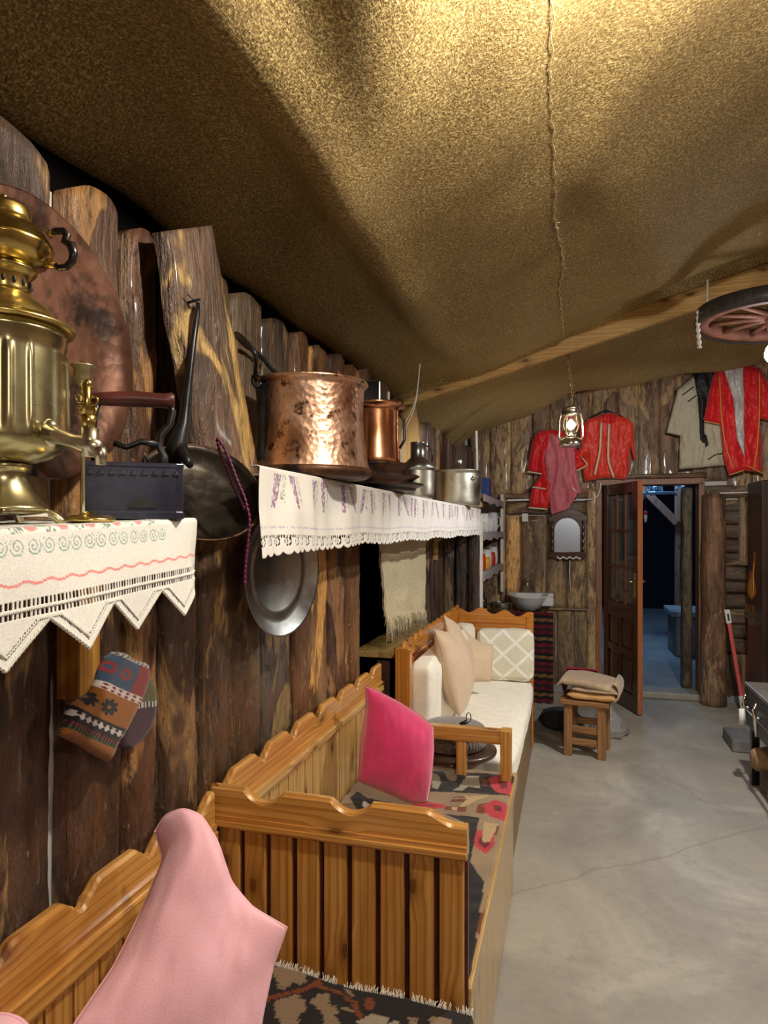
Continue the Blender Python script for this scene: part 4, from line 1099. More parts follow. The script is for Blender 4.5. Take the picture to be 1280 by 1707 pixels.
# frying pan
fp = thing('frying_pan', P(318, 880, 1.34), 'big sooty long-handled frying pan hanging from a nail on the slanting slab', 'pan')
camr, camf = V((CS, SN, 0)), V((-SN, CS, 0))
nn = (camr*.40+V((0, 0, .62))-camf*.68).normalized(); pc = P(331, 826, 1.34)
lx = camr.cross(nn).normalized(); xx = nn.cross(lx).normalized(); ly = nn.cross(xx)
Mp = Matrix(((xx.x, ly.x, nn.x, 0), (xx.y, ly.y, nn.y, 0), (xx.z, ly.z, nn.z, 0), (0, 0, 0, 1)))
mb = MB(); mb.lathe([(0, -.022), (.088, -.022), (.105, -.016), (.122, .006), (.127, .016), (.124, .0165), (.119, .008), (.102, -.012), (.086, -.018), (0, -.018)], pc, 64, Mp); obj('pan_bowl', mb, M_PAN, fp)
mb = MB(); mb.lathe([(.1245, .0145), (.129, .0155), (.1285, .019), (.1245, .0185), (.1245, .0145)], pc, 64, Mp); obj('rim', mb, M_SOOT, fp)
mb = MB(); hp = [P(292, 762, 1.37), P(297, 738, 1.37), P(306, 706, 1.38), P(314, 640, 1.385), P(322, 570, 1.39), P(329, 520, 1.40), P(330, 506, 1.41)]
mb.tube(hp, [.022, .020, .013, .0085, .007, .0062, .004], 14); obj('pan_handle', mb, M_IRON, fp)
mb = MB(); mb.tube([P(292, 765, 1.38)+V((0, 0, -.01)), P(280, 780, 1.36)], .01, 8); mb.tube([P(300, 750, 1.35), P(312, 768, 1.34), P(318, 778, 1.335)], [.012, .010, .006], 8); obj('rivet_plate', mb, M_IRON, fp)
mb = MB(); n0 = P(330, 506, 1.40); mb.tube([n0+V((-.05, 0, 0)), n0+V((.012, -.012, .004))], .003, 8); mb.tube([n0+V((0, 0, .0)), n0+V((-.01, -.025, .012))], .0015, 6)
single('nail', mb, M_IRON, 'iron nail in the slanting slab carrying the frying pan', 'nail')
# beaded cord
mb = MB()
cpts = [(362, 730), (374, 745), (384, 770), (395, 800), (408, 830), (416, 862), (415, 890), (410, 930), (408, 960), (408, 978)]
cp2 = [(362, 732), (366, 752), (376, 776), (388, 808), (398, 828), (408, 850)]
for cpl, dd in ((cpts, 1.262), (cp2, 1.27)):
    pl = resample([P(x, y, dd) for x, y in cpl], 90 if cpl is cpts else 50)
    mb.tube(pl, [.0030+.0012*math.sin(i*2.1) for i in range(len(pl))], 7)
single('beaded_cord', mb, plain('purple_beads', srgb(84, 16, 62), .5, nscale=200, var=.4), 'purple beaded cord looped over the slanting slab and frying pan', 'cord')
# steel tray hanging under the cloth
sc0 = V((-.805, 1.735, 1.375)); mb = MB()
mb.lathe([(0, .002), (.115, .002), (.122, .006), (.128, .003), (.150, .006), (.182, .024), (.187, .0255), (.188, .022), (.152, .001), (.12, -.003), (0, -.004)], sc0, 80, Matrix.Rotation(R(-9), 4, 'Z') @ Matrix.Rotation(R(90), 4, 'Y'))
single('round_tray', mb, M_STEEL, 'dull steel round tray hanging below the near end of the lavender cloth', 'tray')
# mittens
def pdist(x, y, poly):
    m = 1e9
    for i in range(len(poly)):
        x0, y0 = poly[i-1]; x1, y1 = poly[i]; dx, dy = x1-x0, y1-y0
        t = max(0, min(1, ((x-x0)*dx+(y-y0)*dy)/(dx*dx+dy*dy+1e-9)))
        m = min(m, (x-x0-t*dx)**2+(y-y0-t*dy)**2)
    return math.sqrt(m)
def padded(mb, poly, place, step, thick, colf=None, soft=12, fold=None):
    x0 = min(p[0] for p in poly); x1 = max(p[0] for p in poly); y0 = min(p[1] for p in poly); y1 = max(p[1] for p in poly)
    nx = int((x1-x0)/step)+1; ny = int((y1-y0)/step)+1; idx = {}; vs = []; cs = []; fs = []
    def vert(i, j):
        if (i, j) not in idx:
            x, y = x0+i*step, y0+j*step; d_ = pdist(x, y, poly) if inpoly(x, y, poly) else 0
            h_ = thick*math.sqrt(max(0, 1-(1-min(1, d_/soft))**2))
            if fold: h_ += fold(x, y)*min(1, d_/3+.4)
            idx[(i, j)] = len(vs); vs.append(place(x, y, h_)); cs.append(colf(x, y) if colf else (1, 1, 1))
        return idx[(i, j)]
    for j in range(ny):
        for i in range(nx):
            if inpoly(x0+(i+.5)*step, y0+(j+.5)*step, poly):
                fs.append((vert(i, j), vert(i+1, j), vert(i+1, j+1), vert(i, j+1)))
    mb.add(vs, fs, True, cs)
c5 = lambda l: [(60+x/2.783, 900+y/2.783) for x, y in l]
BLU = srgb(56, 76, 100); MUS = srgb(150, 92, 34); BK = srgb(26, 24, 28); WH = srgb(205, 196, 192); RD = srgb(132, 48, 50); GN = srgb(62, 92, 54); PP = srgb(70, 30, 52)  # yarn colours darkened: dim light under the shelf is painted in
sock1 = c5([(350, 525), (400, 528), (440, 560), (500, 575), (508, 640), (480, 720), (440, 800), (400, 880), (365, 930), (340, 990), (318, 1025), (230, 975), (170, 935), (100, 900), (115, 850), (140, 770), (230, 715), (262, 660), (278, 600), (310, 550)])
def sockcol(x, y):
    X = (x-60)*2.783; Y = (y-900)*2.783
    # axis from upper right (430,540) to lower left (200,960)
    ax, ay = -.44, .90; s = (X-430)*ax+(Y-545)*ay; t = (X-430)*ay-(Y-545)*ax
    s += .0012*(t+60)**2*.3
    if s < 30: return WH if (int(t/9)+int(s/9)) % 2 else BK
    if s < 165:
        if abs(math.hypot(s-95, t+20)-20) < 8 or abs(math.hypot(s-95, t+95)-20) < 8: return RD
        return RD if t > 30 else BLU
    if s < 200: return WH if (math.sin(t*.18)+.8*math.sin(s*.35) > -.5) else RD
    if s < 330:
        for c_ in (-25, -120):
            dx, dy = t-c_, s-265; r_ = math.hypot(dx, dy); a_ = math.atan2(dy, dx)
            if 9 < r_ < 26+16*abs(math.cos(a_*4)): return BK
        return MUS
    if s < 345: return BK
    if s < 375: return WH if (math.sin(t*.2)+.7*math.sin(s*.3) > -.3) else BK
    if s < 395: return BK
    if s < 432: return (RD if s < 415 else GN) if int(t/7) % 2 else BK
    return MUS
pl1 = lambda x, y, h_: P(x, y, X=-.818)+V((h_, 0, 0))
mt = thing('knitted_socks', P(170, 1260, X=-.82), 'pair of patterned hand-knitted socks hanging on the wall under the lace', 'socks')
mb = MB(); padded(mb, sock1, pl1, 1.2, .020, sockcol, 14); obj('sock', mb, M_KNIT, mt, solid=.005, merge=False)
sock2 = c5([(470, 590), (520, 640), (543, 700), (542, 800), (520, 870), (480, 925), (420, 972), (370, 950), (360, 900), (420, 760)])
def sock2col(x, y):
    Y = (y-900)*2.783; X = (x-60)*2.783; yy = Y+(X-500)*.12
    if yy < 745: return GN if nz(x*.3, y*.3) > -.1 else srgb(120, 70, 30)
    if yy < 772: return WH if int(X/8) % 2 else BK
    return PP if nz(x*.5, y*.5) > -.2 else BK
mb = MB(); padded(mb, sock2, lambda x, y, h_: P(x, y, X=-.825)+V((h_, 0, 0)), 1.2, .014, sock2col, 10); obj('sock', mb, M_KNIT, mt, solid=.005, merge=False, label='purple and green sock behind')

# ================================================================== FAR SHELF THINGS
def potshell(r0, r1, h_, t=.004, lip=.006, bulge=0, base_r=None, n=12):
    pr = [(0, 0), (r0*.9, 0), (r0*.98, .006)]
    for i in range(n+1):
        s = i/n; pr.append((lerp(r0, r1, s)+bulge*math.sin(PI*s), .012+(h_-.012)*s))
    pr += [(r1+lip, h_+.002), (r1+lip+.001, h_+.006), (r1+lip*.3, h_+.008), (r1-t, h_+.004)]
    for i in range(n+1):
        s = 1-i/n; pr.append((lerp(r0, r1, s)-t+bulge*math.sin(PI*s), .016+(h_-.016)*s))
    pr.append((0, .016)); return pr
PZ = S2Z+.004
pC = V((-.672, 1.655, PZ)); pt = thing('copper_cauldron', pC, 'huge hammered copper cauldron with iron bail handle on the high shelf', 'cauldron')
prof = [(0, 0), (.12, 0), (.146, .004), (.158, .012), (.160, .02), (.157, .030), (.1515, .050), (.1465, .08), (.1425, .12), (.140, .16), (.1405, .2), (.1415, .235), (.143, .246), (.151, .249), (.1535, .253), (.151, .258), (.145, .259), (.139, .254), (.137, .2), (.137, .12), (.146, .03), (.12, .01), (0, .008)]
mb = MB(); mb.lathe(prof, pC, 96, fr=lambda th, r, z: r*(1+.012*math.sin(2*th+.6)+.006*nz(math.cos(th)*2, math.sin(th)*2, z*9))); obj('pot_body', mb, M_COPPER, pt)
mb = MB(); mb.lathe([(0, -.0015), (.12, -.0015), (.148, .002), (.1605, .011), (.1615, .018), (.1600, .024), (.1578, .028)], pC, 96, fr=lambda th, r, z: r*(1+.012*math.sin(2*th+.6)+.006*nz(math.cos(th)*2, math.sin(th)*2, z*9))+.0012)
obj('sooty_base', mb, M_SOOT, pt)
a0 = math.atan2(-CS*.05-.62, -.78)
dl = (camr*-.76-camf*.62).normalized(); sd = V((-dl.y, dl.x, 0))
for dd in (dl, -dl):
    mb = MB()
    s_ = V((-dd.y, dd.x, 0))
    pth = [(.1475, .236), (.147, .20), (.147, .12), (.1500, .07), (.156, .045)]
    wv_ = [.036, .021, .016, .018, .028]
    vs = []
    for (r_, z_), w_ in zip(pth, wv_):
        for q_ in ((-w_, 0), (-w_*.6, .007), (w_*.6, .007), (w_, 0)): vs.append(pC+dd*(r_+q_[1])+s_*q_[0]+V((0, 0, z_)))
    fs = [(i*4+k, i*4+k+1, i*4+k+5, i*4+k+4) for i in range(4) for k in range(3)]+[(3, 2, 1, 0), (16, 17, 18, 19)]
    mb.add(vs, fs)
    c_ = pC+dd*.160+V((0, 0, .246)); mb.tube([c_+dd*.012*math.cos(t*PI/6)+V((0, 0, .016*math.sin(t*PI/6))) for t in range(12)], .005, 8, closed=True)
    obj('lug', mb, M_IRON, pt, bevel=.002)
mb = MB(); l0 = pC+dl*.165+V((0, 0, .252)); l1 = pC-dl*.165+V((0, 0, .252))
bb = [l0+V((0, 0, -.01)), l0+V((.0, .0, .012)), P(428, 590, 1.56), P(408, 566, 1.62), P(388, 551, 1.67), V((-.845, 1.60, 1.99)), V((-.842, 1.70, 1.985)), V((-.84, 1.80, 1.95)), l1+V((-.03, .02, .03)), l1]
bb = resample(bb, 40); mb.tube(bb, .0062, 10); obj('bail_handle', mb, M_IRON, pt)
# stacked pans and small copper pot
pz = PZ
for i, (r_, cx, cy, hh, lab) in enumerate(((.150, -.665, 2.32, .022, 'bottom sooty copper pan of the stack beside the cauldron'), (.145, -.662, 2.26, .024, 'middle sooty copper pan of the stack beside the cauldron'), (.135, -.655, 2.17, .03, 'top sooty pan of the stack, under the small copper pot'))):
    mb = MB(); c_ = V((cx, cy, pz)); mb.lathe(potshell(r_*.86, r_, hh, .003, .005), c_, 56)
    o = single('sooty_pan', mb, M_SOOT if i else M_PAN, lab, 'pan', 'stacked pans on the high shelf')
    pz += hh+.001 if i < 2 else 0
c_ = V((-.652, 2.20, pz+.032)); mb = MB(); mb.lathe([(0, 0), (.080, 0), (.088, .008), (.086, .03), (.082, .10), (.081, .19), (.083, .205), (.1, .210), (.103, .215), (.100, .219), (.088, .217), (.078, .205), (.078, .02), (0, .012)], c_, 56)
o = thing('copper_pot', c_, 'smaller smooth copper pot just behind the cauldron', 'pot'); obj('pot_body', mb, M_COPPER2, o)
mb = MB(); hd = V((.85, .52, 0)); mb.tube([c_+hd*.086+V((0, 0, .19)), c_+hd*.105+V((0, 0, .17)), c_+hd*.108+V((0, 0, .10)), c_+hd*.09+V((0, 0, .07))], .005, 8); obj('handle', mb, M_IRON, o)
# black speaker-like box
mb = MB(); bq = P(640, 690, 2.62); mb.box((-.80, 2.43, PZ), (-.70, 2.56, P(640, 652, X=-.74).z))
o = thing('black_box', (-.75, 2.5, PZ), 'upright black box with white corner strip behind the small copper pot', 'box'); obj('case', mb, M_BLACK, o, bevel=.004)
mb = MB(); zt_ = P(640, 652, X=-.74).z; mb.box((-.704, 2.545, PZ+.1), (-.696, 2.556, zt_-.02)); obj('white_strip', mb, M_WHITE, o)
# tin pots
def tinpot(c_, r_, hh, name, label, rb=None):
    t = thing(name, c_, label, 'pot'); mb = MB(); mb.lathe(potshell(rb or r_*.97, r_, hh, .003, .009), c_, 64, fr=lambda th, r, z: r*(1+.006*math.sin(3*th+c_.y))); obj('pot_body', mb, M_TIN, t); return t
p1 = V((-.672, 2.93, PZ)); t = tinpot(p1, .082, .135, 'tin_pot', 'small tinned pot holding a metal jug on the high shelf')
p2 = V((-.668, 3.99, PZ)); t = tinpot(p2, .158, .205, 'tin_pot', 'wide tinned pot near the far end of the high shelf', .146)
mb = MB(); e_ = V((.75, -.66, 0)); mb.tube([p2+e_*.158+V((0, 0, .17)), p2+e_*.18+V((.01, -.01, .165)), p2+e_*.158+V((.0, 0, .15))], .005, 8); obj('lug', mb, M_TIN, t)
j = V((-.672, 2.955, PZ+.14)); o = thing('metal_jug', j, 'dented metal jug standing in the small tinned pot', 'jug')
mb = MB(); mb.lathe([(0, -.11), (.066, -.11), (.070, -.0), (.070, .012), (.060, .025), (.038, .045), (.034, .05), (.033, .115), (.036, .118), (.033, .12), (.030, .115), (.03, .05), (0, .045)], j, 40); obj('jug_body', mb, M_STEEL, o)
mb = MB(); mb.tube([j+camr*.034+V((0, 0, .108)), j+camr*.055+V((0, 0, .1)), j+camr*.068+V((0, 0, .07)), j+camr*.066+V((0, 0, .03))], .0035, 8); obj('handle', mb, M_IRON, o)
mb = MB(); jj = V((-.67, 4.10, PZ+.225)); mb.lathe([(0, -.20), (.05, -.20), (.052, 0), (.045, .02), (.03, .035), (.028, .06), (.03, .065), (0, .065)], jj, 24)
single('metal_can', mb, M_TIN, 'tin can peeking out of the wide tinned pot', 'can')
mb = MB(); mb.lathe([(0, 0), (.13, 0), (.14, .01), (.138, .03), (.09, .085), (.085, .09), (0, .09)], V((-.70, 4.42, PZ)), 32); single('wicker_bowl', mb, plain('wicker', (.3, .2, .1), .8, nscale=60, nstr=1, var=.5), 'brown basket bowl at the far end of the high shelf', 'bowl')
mb = MB(); s0, s1_ = P(797, 843, X=-.66), P(794, 718, X=-.66); s0.z = PZ; mb.bar(s0, s1_, .016, .016, V((0, 1, 0)))
single('white_stick', mb, M_WHITE, 'thin pale stick standing upright at the far end of the high shelf', 'stick', bevel=.002)
mb = MB(); TB = [P(660, 700, X=-.81), P(693, 672, X=-.81), P(712, 778, X=-.80), P(676, 790, X=-.80)]; TB[2].z = TB[3].z = PZ
mb.prism(TB, (0, 0, 0), (-.018, 0, 0)); single('pine_offcut', mb, pine('raw_pine', 'z', (.42, .26, .09), (.55, .36, .14), (.64, .45, .2), rough=.6, coat=0), 'triangular yellow pine board leaning on the wall behind the jug', 'board', bevel=.002)
mb = MB()
for pl in ([(668, 840), (667, 760), (668, 706), (680, 698), (690, 685), (694, 668), (697, 640), (700, 606)], [(670, 840), (669, 770), (670, 716), (682, 704), (691, 690), (694, 672), (697, 640), (700, 606)]):
    mb.tube(resample([P(x, y, 2.95) for x, y in pl], 16), .0024, 6)
single('wire_pair', mb, M_WHITE, 'pair of thin pale wires rising from the shelf to the ceiling', 'wire')

# ================================================================== OPENING IN THE WALL
OM = plain('hanging_jute', (.50, .42, .26), .85, sheen=.2, nscale=130, nstr=1, var=.35)
mb = MB(); a0_, a1_ = P(629, 905, X=-.80), P(709, 905, X=-.80); b0_, b1_ = P(641, 1032, X=-.80), P(708, 1018, X=-.80)
def bf(u, v):
    p = V(lerp(1, 1, 1)*a0_).lerp(a1_, u); p.z = 1.50; q_ = b0_.lerp(b1_, u); r_ = p.lerp(q_, v)
    return r_+V((.012*math.sin(u*14+v*2)*v+.008*nz(u*6, v*5), .008*nz(v*9, 3)*(1 if u < .5 else -1), 0))
mb.sheet(bf, 60, 60)
jt = thing('jute_curtain', (-.80, 3.2, 1.0), 'ragged jute cloth with fringe hanging over the dark wall opening', 'curtain'); obj('jute_panel', mb, OM, jt, solid=.004)
mb = MB(); random.seed(8)
for i in range(230):
    u = (i+random.random())/230; p = bf(u, .97); L = random.uniform(.06, .125)*(1.1-.35*u)
    mb.tube([p, p+V((random.uniform(0, .015), random.uniform(-.012, .012), -L*.5)), p+V((random.uniform(0, .02), random.uniform(-.02, .02), -L))], [.0022, .002, .001], 4)
for i in range(16):
    p = bf(0, random.uniform(.2, .9)); mb.tube([p, p+V((.005, -random.uniform(.01, .03), -random.uniform(.02, .05))), p+V((.004, -random.uniform(.0, .03), -random.uniform(.06, .1)))], .0012, 4)
obj('fringe', mb, OM, jt)
mb = MB(); zb0 = ozb+.001
mb.box((-1.55, 3.35, zb0), (-1.2, 3.75, zb0+.28)); mb.box((-1.56, 3.34, zb0+.26), (-1.19, 3.76, zb0+.29)); single('blue_crate', mb, plain('blue_plastic', (.02, .05, .16), .4), 'dark blue plastic crate inside the wall opening', 'crate', bevel=.008)
block('white_bundle', (-1.5, 3.38, zb0+.295), (-1.25, 3.72, zb0+.50), plain('pale_blue_cloth', (.35, .42, .6), .8), puff=.02); tag(bpy.data.objects['white_bundle'], 'pale blue bundle on the crate in the wall opening', 'bundle')
mb = MB(); mb.box((-.862, 2.93, .30), (-.80, 2.945, .88)); mb.box((-.862, 2.78, .62), (-.81, 2.93, .80)); single('brown_board', mb, plain('red_brown_board', (.05, .018, .01), .5, nscale=6, var=.4), 'dark red-brown board behind the gap between middle and far bench', 'board', bevel=.004)

# ================================================================== SMALL TABLE AND POUF
tc = V((-.485, 2.885, 0)); tt = thing('round_table', tc, 'low dark round table between the middle and far bench', 'table')
M_TBL = plain('dark_table_wood', (.07, .035, .022), .35, coat=.3, nscale=10, var=.4)
mb = MB(); mb.lathe([(0, .505), (.165, .505), (.178, .512), (.180, .522), (.176, .530), (.16, .532), (0, .530)], tc, 64); obj('tabletop', mb, M_TBL, tt)
mb = MB(); mb.lathe([(.09, 0), (.10, .01), (.09, .025), (.03, .04), (.022, .10), (.03, .3), (.05, .45), (.10, .505), (0, .505)], V((-.50, 2.815, 0)), 28); obj('pedestal', mb, M_TBL, tt)
mb = MB(); mb.lathe([(0, .532), (.125, .532), (.143, .540), (.150, .56), (.149, .575), (.142, .588), (.146, .60), (.138, .618), (.115, .63), (.06, .638), (0, .64)], tc+V((-.015, .01, 0)), 220, fr=lambda th, r, z: r*(1+.014*math.sin(th*55)*(1 if z < .62 else .3)))
single('wool_cushion', mb, M_WOOL, 'round grey-brown knitted wool cushion on the low round table', 'cushion')
mb = MB(); mb.tube([P(766, 1207, 2.78), P(776, 1204, 2.78), P(780, 1203, 2.78)], [.006, .010, .006], 8); mb.tube([P(779+4*math.cos(t*PI/5)+2, 1196+8*math.sin(t*PI/5), 2.78) for t in range(10)], .002, 6, closed=True)
single('black_clip', mb, M_BLACK, 'small black clip with a wire loop on top of the wool cushion', 'clip')

# ================================================================== FAR WALL
GY = WY-.065
def gplace(Yp): return lambda x, y, h_: P(x, y, Y=Yp-h_)
gf = lambda k: (lambda x, y: .008*math.sin(x*.34+nz(x*.04, y*.02, k)*4)*.7+.014*nz(x*.11, y*.045, k)+.004*nz(x*.3, y*.16, k))
def garment(name, label, poly, m, Yp, k, cat='garment', group='folk costumes on the back wall', thick=.045, step=1.0, root=None, colf=None):
    mb = MB(); padded(mb, poly, gplace(Yp), step, thick, colf, 9, gf(k))
    if root: return obj(name, mb, m, root, solid=.003, merge=False)
    t = thing(name, P(sum(p[0] for p in poly)/len(poly), max(p[1] for p in poly), Y=Yp), label, cat, group)
    obj('fabric', mb, m, t, solid=.003, merge=False); return t
def strip(root, name, pts, wd, m, Yp, off=.05):
    mb = MB(); pl = resample([P(x, y, Y=Yp-off) for x, y in pts], max(4, len(pts)*5))
    mb.tube(pl, wd, 6); return obj(name, mb, m, root)
M_TRIM = plain('silver_trim', srgb(228, 214, 178), .5, nscale=150, var=.2); M_GOLD = plain('gold_braid', srgb(222, 150, 70), .5)
g = garment('red_dress', 'red satin dress with sheer pink overlay at left of the lantern', [(905, 716), (892, 723), (886, 738), (878, 784), (902, 790), (886, 814), (880, 845), (912, 850), (918, 840), (945, 835), (962, 815), (960, 785), (981, 775), (971, 762), (960, 748), (950, 725), (930, 716)], M_SATIN, GY, 1)
M_SHEER = plain('sheer_pink', srgb(214, 108, 118), .55, sheen=.4, nscale=20, var=.1)
garment('sheer_apron', None, [(916, 722), (907, 758), (913, 813), (919, 858), (947, 849), (962, 824), (969, 822), (960, 784), (957, 746), (945, 728), (928, 726)], M_SHEER, GY-.045, 2, root=g, thick=.02)
for pts in ([(879, 786), (903, 790)], [(887, 812), (910, 815)], [(881, 846), (912, 849)], [(961, 785), (980, 775), (970, 763)], [(945, 791), (952, 812), (962, 820)]): strip(g, 'trim', pts, .007, M_TRIM, GY, .055)
garment('collar', None, [(896, 722), (914, 718), (916, 740), (908, 752), (897, 745)], M_SATIN, GY-.035, 3, root=g, thick=.02)
g = garment('red_jacket', 'scarlet satin jacket with two pale braid bands, above the half-open door', [(967, 713), (979, 698), (1002, 691), (1017, 687), (1032, 692), (1047, 697), (1056, 706), (1058, 745), (1061, 764), (1056, 767), (1050, 740), (1050, 786), (1043, 800), (1009, 797), (990, 800), (974, 803), (971, 783), (974, 760), (962, 775), (965, 737)], M_SATIN2, GY, 4)
strip(g, 'braid', [(1002, 705), (1000, 752), (991, 792)], .011, M_TRIM, GY, .062); strip(g, 'braid', [(1015, 707), (1013, 768), (1023, 796)], .011, M_TRIM, GY, .062)
garment('collar', None, [(1003, 690), (1030, 690), (1026, 704), (1014, 709), (1005, 703)], M_SATIN, GY-.04, 5, root=g, thick=.02)
M_LIN = plain('beige_linen', srgb(196, 188, 164), .85, nscale=60, var=.08)
g = garment('beige_robe', 'beige short-sleeved robe with black lapel, upper right of the door', [(1154, 628), (1129, 649), (1122, 676), (1110, 722), (1133, 728), (1131, 783), (1158, 781), (1208, 776), (1204, 700), (1190, 630), (1170, 618)], M_LIN, GY, 7)
garment('black_lapel', None, [(1154, 612), (1170, 605), (1190, 612), (1192, 640), (1172, 697), (1181, 742), (1176, 747), (1167, 732), (1163, 663)], M_BLACKM, GY-.04, 8, root=g, thick=.03)
for pts in ([(1137, 659), (1156, 645)], [(1146, 670), (1161, 659)], [(1180, 766), (1192, 758), (1204, 756)], [(1131, 783), (1158, 781)], [(1111, 722), (1133, 727)]): strip(g, 'piping', pts, .005, M_BLACKM, GY, .055)
g = garment('red_vest', 'red vest with silver lining and gold edging near the right edge', [(1197, 604), (1187, 629), (1179, 663), (1173, 701), (1200, 708), (1206, 766), (1215, 792), (1240, 784), (1271, 789), (1270, 732), (1266, 698), (1290, 704), (1286, 650), (1268, 614), (1240, 606), (1211, 598)], M_SATIN, GY-.075, 9)
garment('silver_lining', None, [(1201, 600), (1218, 598), (1239, 611), (1240, 680), (1241, 763), (1228, 732), (1222, 663)], plain('silver_satin', srgb(206, 200, 198), .35, nscale=20, var=.12), GY-.135, 10, root=g, thick=.015)
for pts in ([(1199, 625), (1202, 690), (1208, 740), (1222, 782)], [(1215, 792), (1240, 784)], [(1271, 789), (1245, 776)], [(1266, 620), (1266, 690), (1262, 750), (1256, 784)], [(1174, 702), (1199, 707)]): strip(g, 'edging', pts, .006, M_GOLD, GY-.075, .055)
for hx, hy, lab in ((1010, 672, 'dark hanger hook above the scarlet jacket'), (915, 706, 'dark hanger hook above the red dress'), (1172, 596, 'dark hanger hook above the beige robe')):
    mb = MB(); c_ = P(hx, hy, Y=GY-.02); mb.tube([c_+V((0, 0, -.10)), c_, c_+V((.012, 0, .03)), c_+V((0, 0, .05)), c_+V((-.015, 0, .03))], .004, 6)
    mb.tube([c_+V((-.14, .0, -.13)), c_+V((0, 0, -.06)), c_+V((.14, 0, -.13))], .007, 6); single('coat_hanger', mb, M_BLACKM, lab, 'hanger', 'coat hangers on the back wall')
# mirror
MY = WY-.045; mc = P(946, 930, Y=MY); mr = thing('wall_mirror', mc, 'small arched mirror in dark carved frame beneath the red dress', 'mirror')
mp = lambda l: [P(x, y, Y=MY) for x, y in l]
arch = [(967, 920)]+[(945.5+21.5*math.cos(t*PI/14), 884-21*math.sin(t*PI/14)) for t in range(15)]+[(924, 920)]
outer = [(975, 925), (975, 866), (980, 866), (980, 862), (966, 853), (950, 848), (934, 853), (914, 863), (914, 867), (918, 868), (918, 925)]
mb = MB(); ia = mp(arch); oa = []
# frame as quads between arch samples and the outer outline
for i, p in enumerate(arch):
    x, y = p; best = None; cx, cy = 946, 893; dx, dy = x-cx, y-cy; L = math.hypot(dx, dy); dx /= L; dy /= L; t = L
    while inpoly(cx+dx*t, cy+dy*t, outer) and t < 80: t += .5
    oa.append(P(cx+dx*t, cy+dy*t, Y=MY))
k = len(ia); vs = [p+V((0, 0, 0)) for p in ia]+oa+[p+V((0, -.03, 0)) for p in ia]+[p+V((0, -.03, 0)) for p in oa]
fs = []
for i in range(k-1):
    fs += [(2*k+i, 2*k+i+1, 3*k+i+1, 3*k+i), (i, i+1, 2*k+i+1, 2*k+i), (k+i, k+i+1, 3*k+i+1, 3*k+i), (i, i+1, k+i+1, k+i)]
mb.add(vs, fs); a_, b_ = P(916, 920, Y=MY), P(977, 930, Y=MY); mb.box((a_.x, MY-.045, b_.z), (b_.x, MY, a_.z))
a_, b_ = P(911, 862, Y=MY), P(981, 867, Y=MY); 
obj('frame', mb, M_MX, mr, bevel=.002)
mb = MB(); gl = mp(arch); mb.prism(gl, (0, -.012, 0), (0, -.008, 0)); obj('glass', mb, M_MIRROR, mr)
for xx_ in (920.5, 972):
    mb = MB(); c_ = P(xx_, 920, Y=MY-.04); t_ = P(xx_, 868, Y=MY-.04).z; H = t_-c_.z
    mb.lathe([(.010*(1+.35*math.sin(i*1.7)), H*i/16) for i in range(17)], (c_.x, c_.y, c_.z), 12); obj('turned_column', mb, M_MZ, mr)
mb = MB(); pts = [P(928+i*2.7, 928+3.5*abs(math.sin(i*.78)), Y=MY-.05) for i in range(16)]; mb.tube(pts, [.008]*16, 6); obj('lace_edge', mb, M_WHITE, mr)
mb = MB(); mb.tube([P(950, 934, Y=WY-.05), P(949, 955, Y=WY-.04), P(951, 985, Y=WY-.04)], .0045, 6); single('pull_string', mb, M_WHITE, 'short white cord hanging beneath the arched mirror', 'cord')
# sink
SKX, SKY = -.355, 5.98; sk = thing('wash_basin', (SKX, SKY, .76), 'white porcelain wash basin on the back wall under the mirror', 'sink')
mb = MB(); ov = Matrix.Diagonal((1, 1.25, 1, 1))
mb.lathe([(0, .755), (.05, .757), (.10, .785), (.145, .84), (.170, .885), (.176, .893), (.172, .899), (.150, .897), (.135, .875), (.09, .80), (.03, .782), (0, .782)], (SKX, SKY, 0), 48, ov); obj('bowl', mb, M_PORC, sk)
mb = MB(); mb.box((SKX-.19, 6.10, .86), (SKX+.215, 6.20, .90)); mb.box((SKX+.10, 5.96, .80), (SKX+.215, 6.2, .88)); obj('ledge', mb, M_PORC, sk, bevel=.012)
mb = MB(); f_ = P(880, 970, Y=6.16); mb.tube([f_+V((0, .0, .0)), f_+V((0, -.05, .005)), f_+V((0, -.09, -.0)), f_+V((0, -.10, -.035))], [.016, .012, .011, .010], 10); mb.sphere(f_+V((0, -.03, .035)), .018, 10, 8)
single('wall_tap', mb, M_CHROME, 'chrome tap on the wall above the wash basin', 'tap')
mb = MB()
def skirt(u, v):
    return V((lerp(-.54, -.135, u), 5.74+.012*math.sin(u*32)+.008*nz(u*8, v*4), lerp(.775, .015, v)))
KS = [srgb(96, 18, 34), srgb(24, 16, 18), srgb(120, 90, 50), srgb(24, 16, 18), srgb(110, 22, 40), srgb(46, 30, 26)]
mb.sheet(skirt, 60, 190, col=lambda u, v: KS[int(v*29+.25*nz(u*8, v*9)) % 6])
single('kilim_skirt', mb, M_VC, 'striped dark red and black kilim curtain hanging below the basin', 'curtain', solid=.006, merge=False)
mb = MB(); mb.box((-.84, 5.45, .745), (-.56, 6.18, .77)); mb.box((-.84, 5.45, 0), (-.80, 5.49, .745)); mb.box((-.60, 5.45, 0), (-.56, 5.49, .745)); mb.box((-.60, 6.13, 0), (-.56, 6.17, .745)); mb.box((-.84, 6.13, 0), (-.8, 6.17, .745))
single('side_counter', mb, M_SX, 'plain wooden counter in the back left corner beside the basin', 'counter', bevel=.004)
bc = P(840, 1018, Y=5.56); c_ = V((bc.x-.03, 5.60, .7705)); mb = MB(); mb.lathe(potshell(.055, .092, .085, .003, .006, .012), c_, 40)
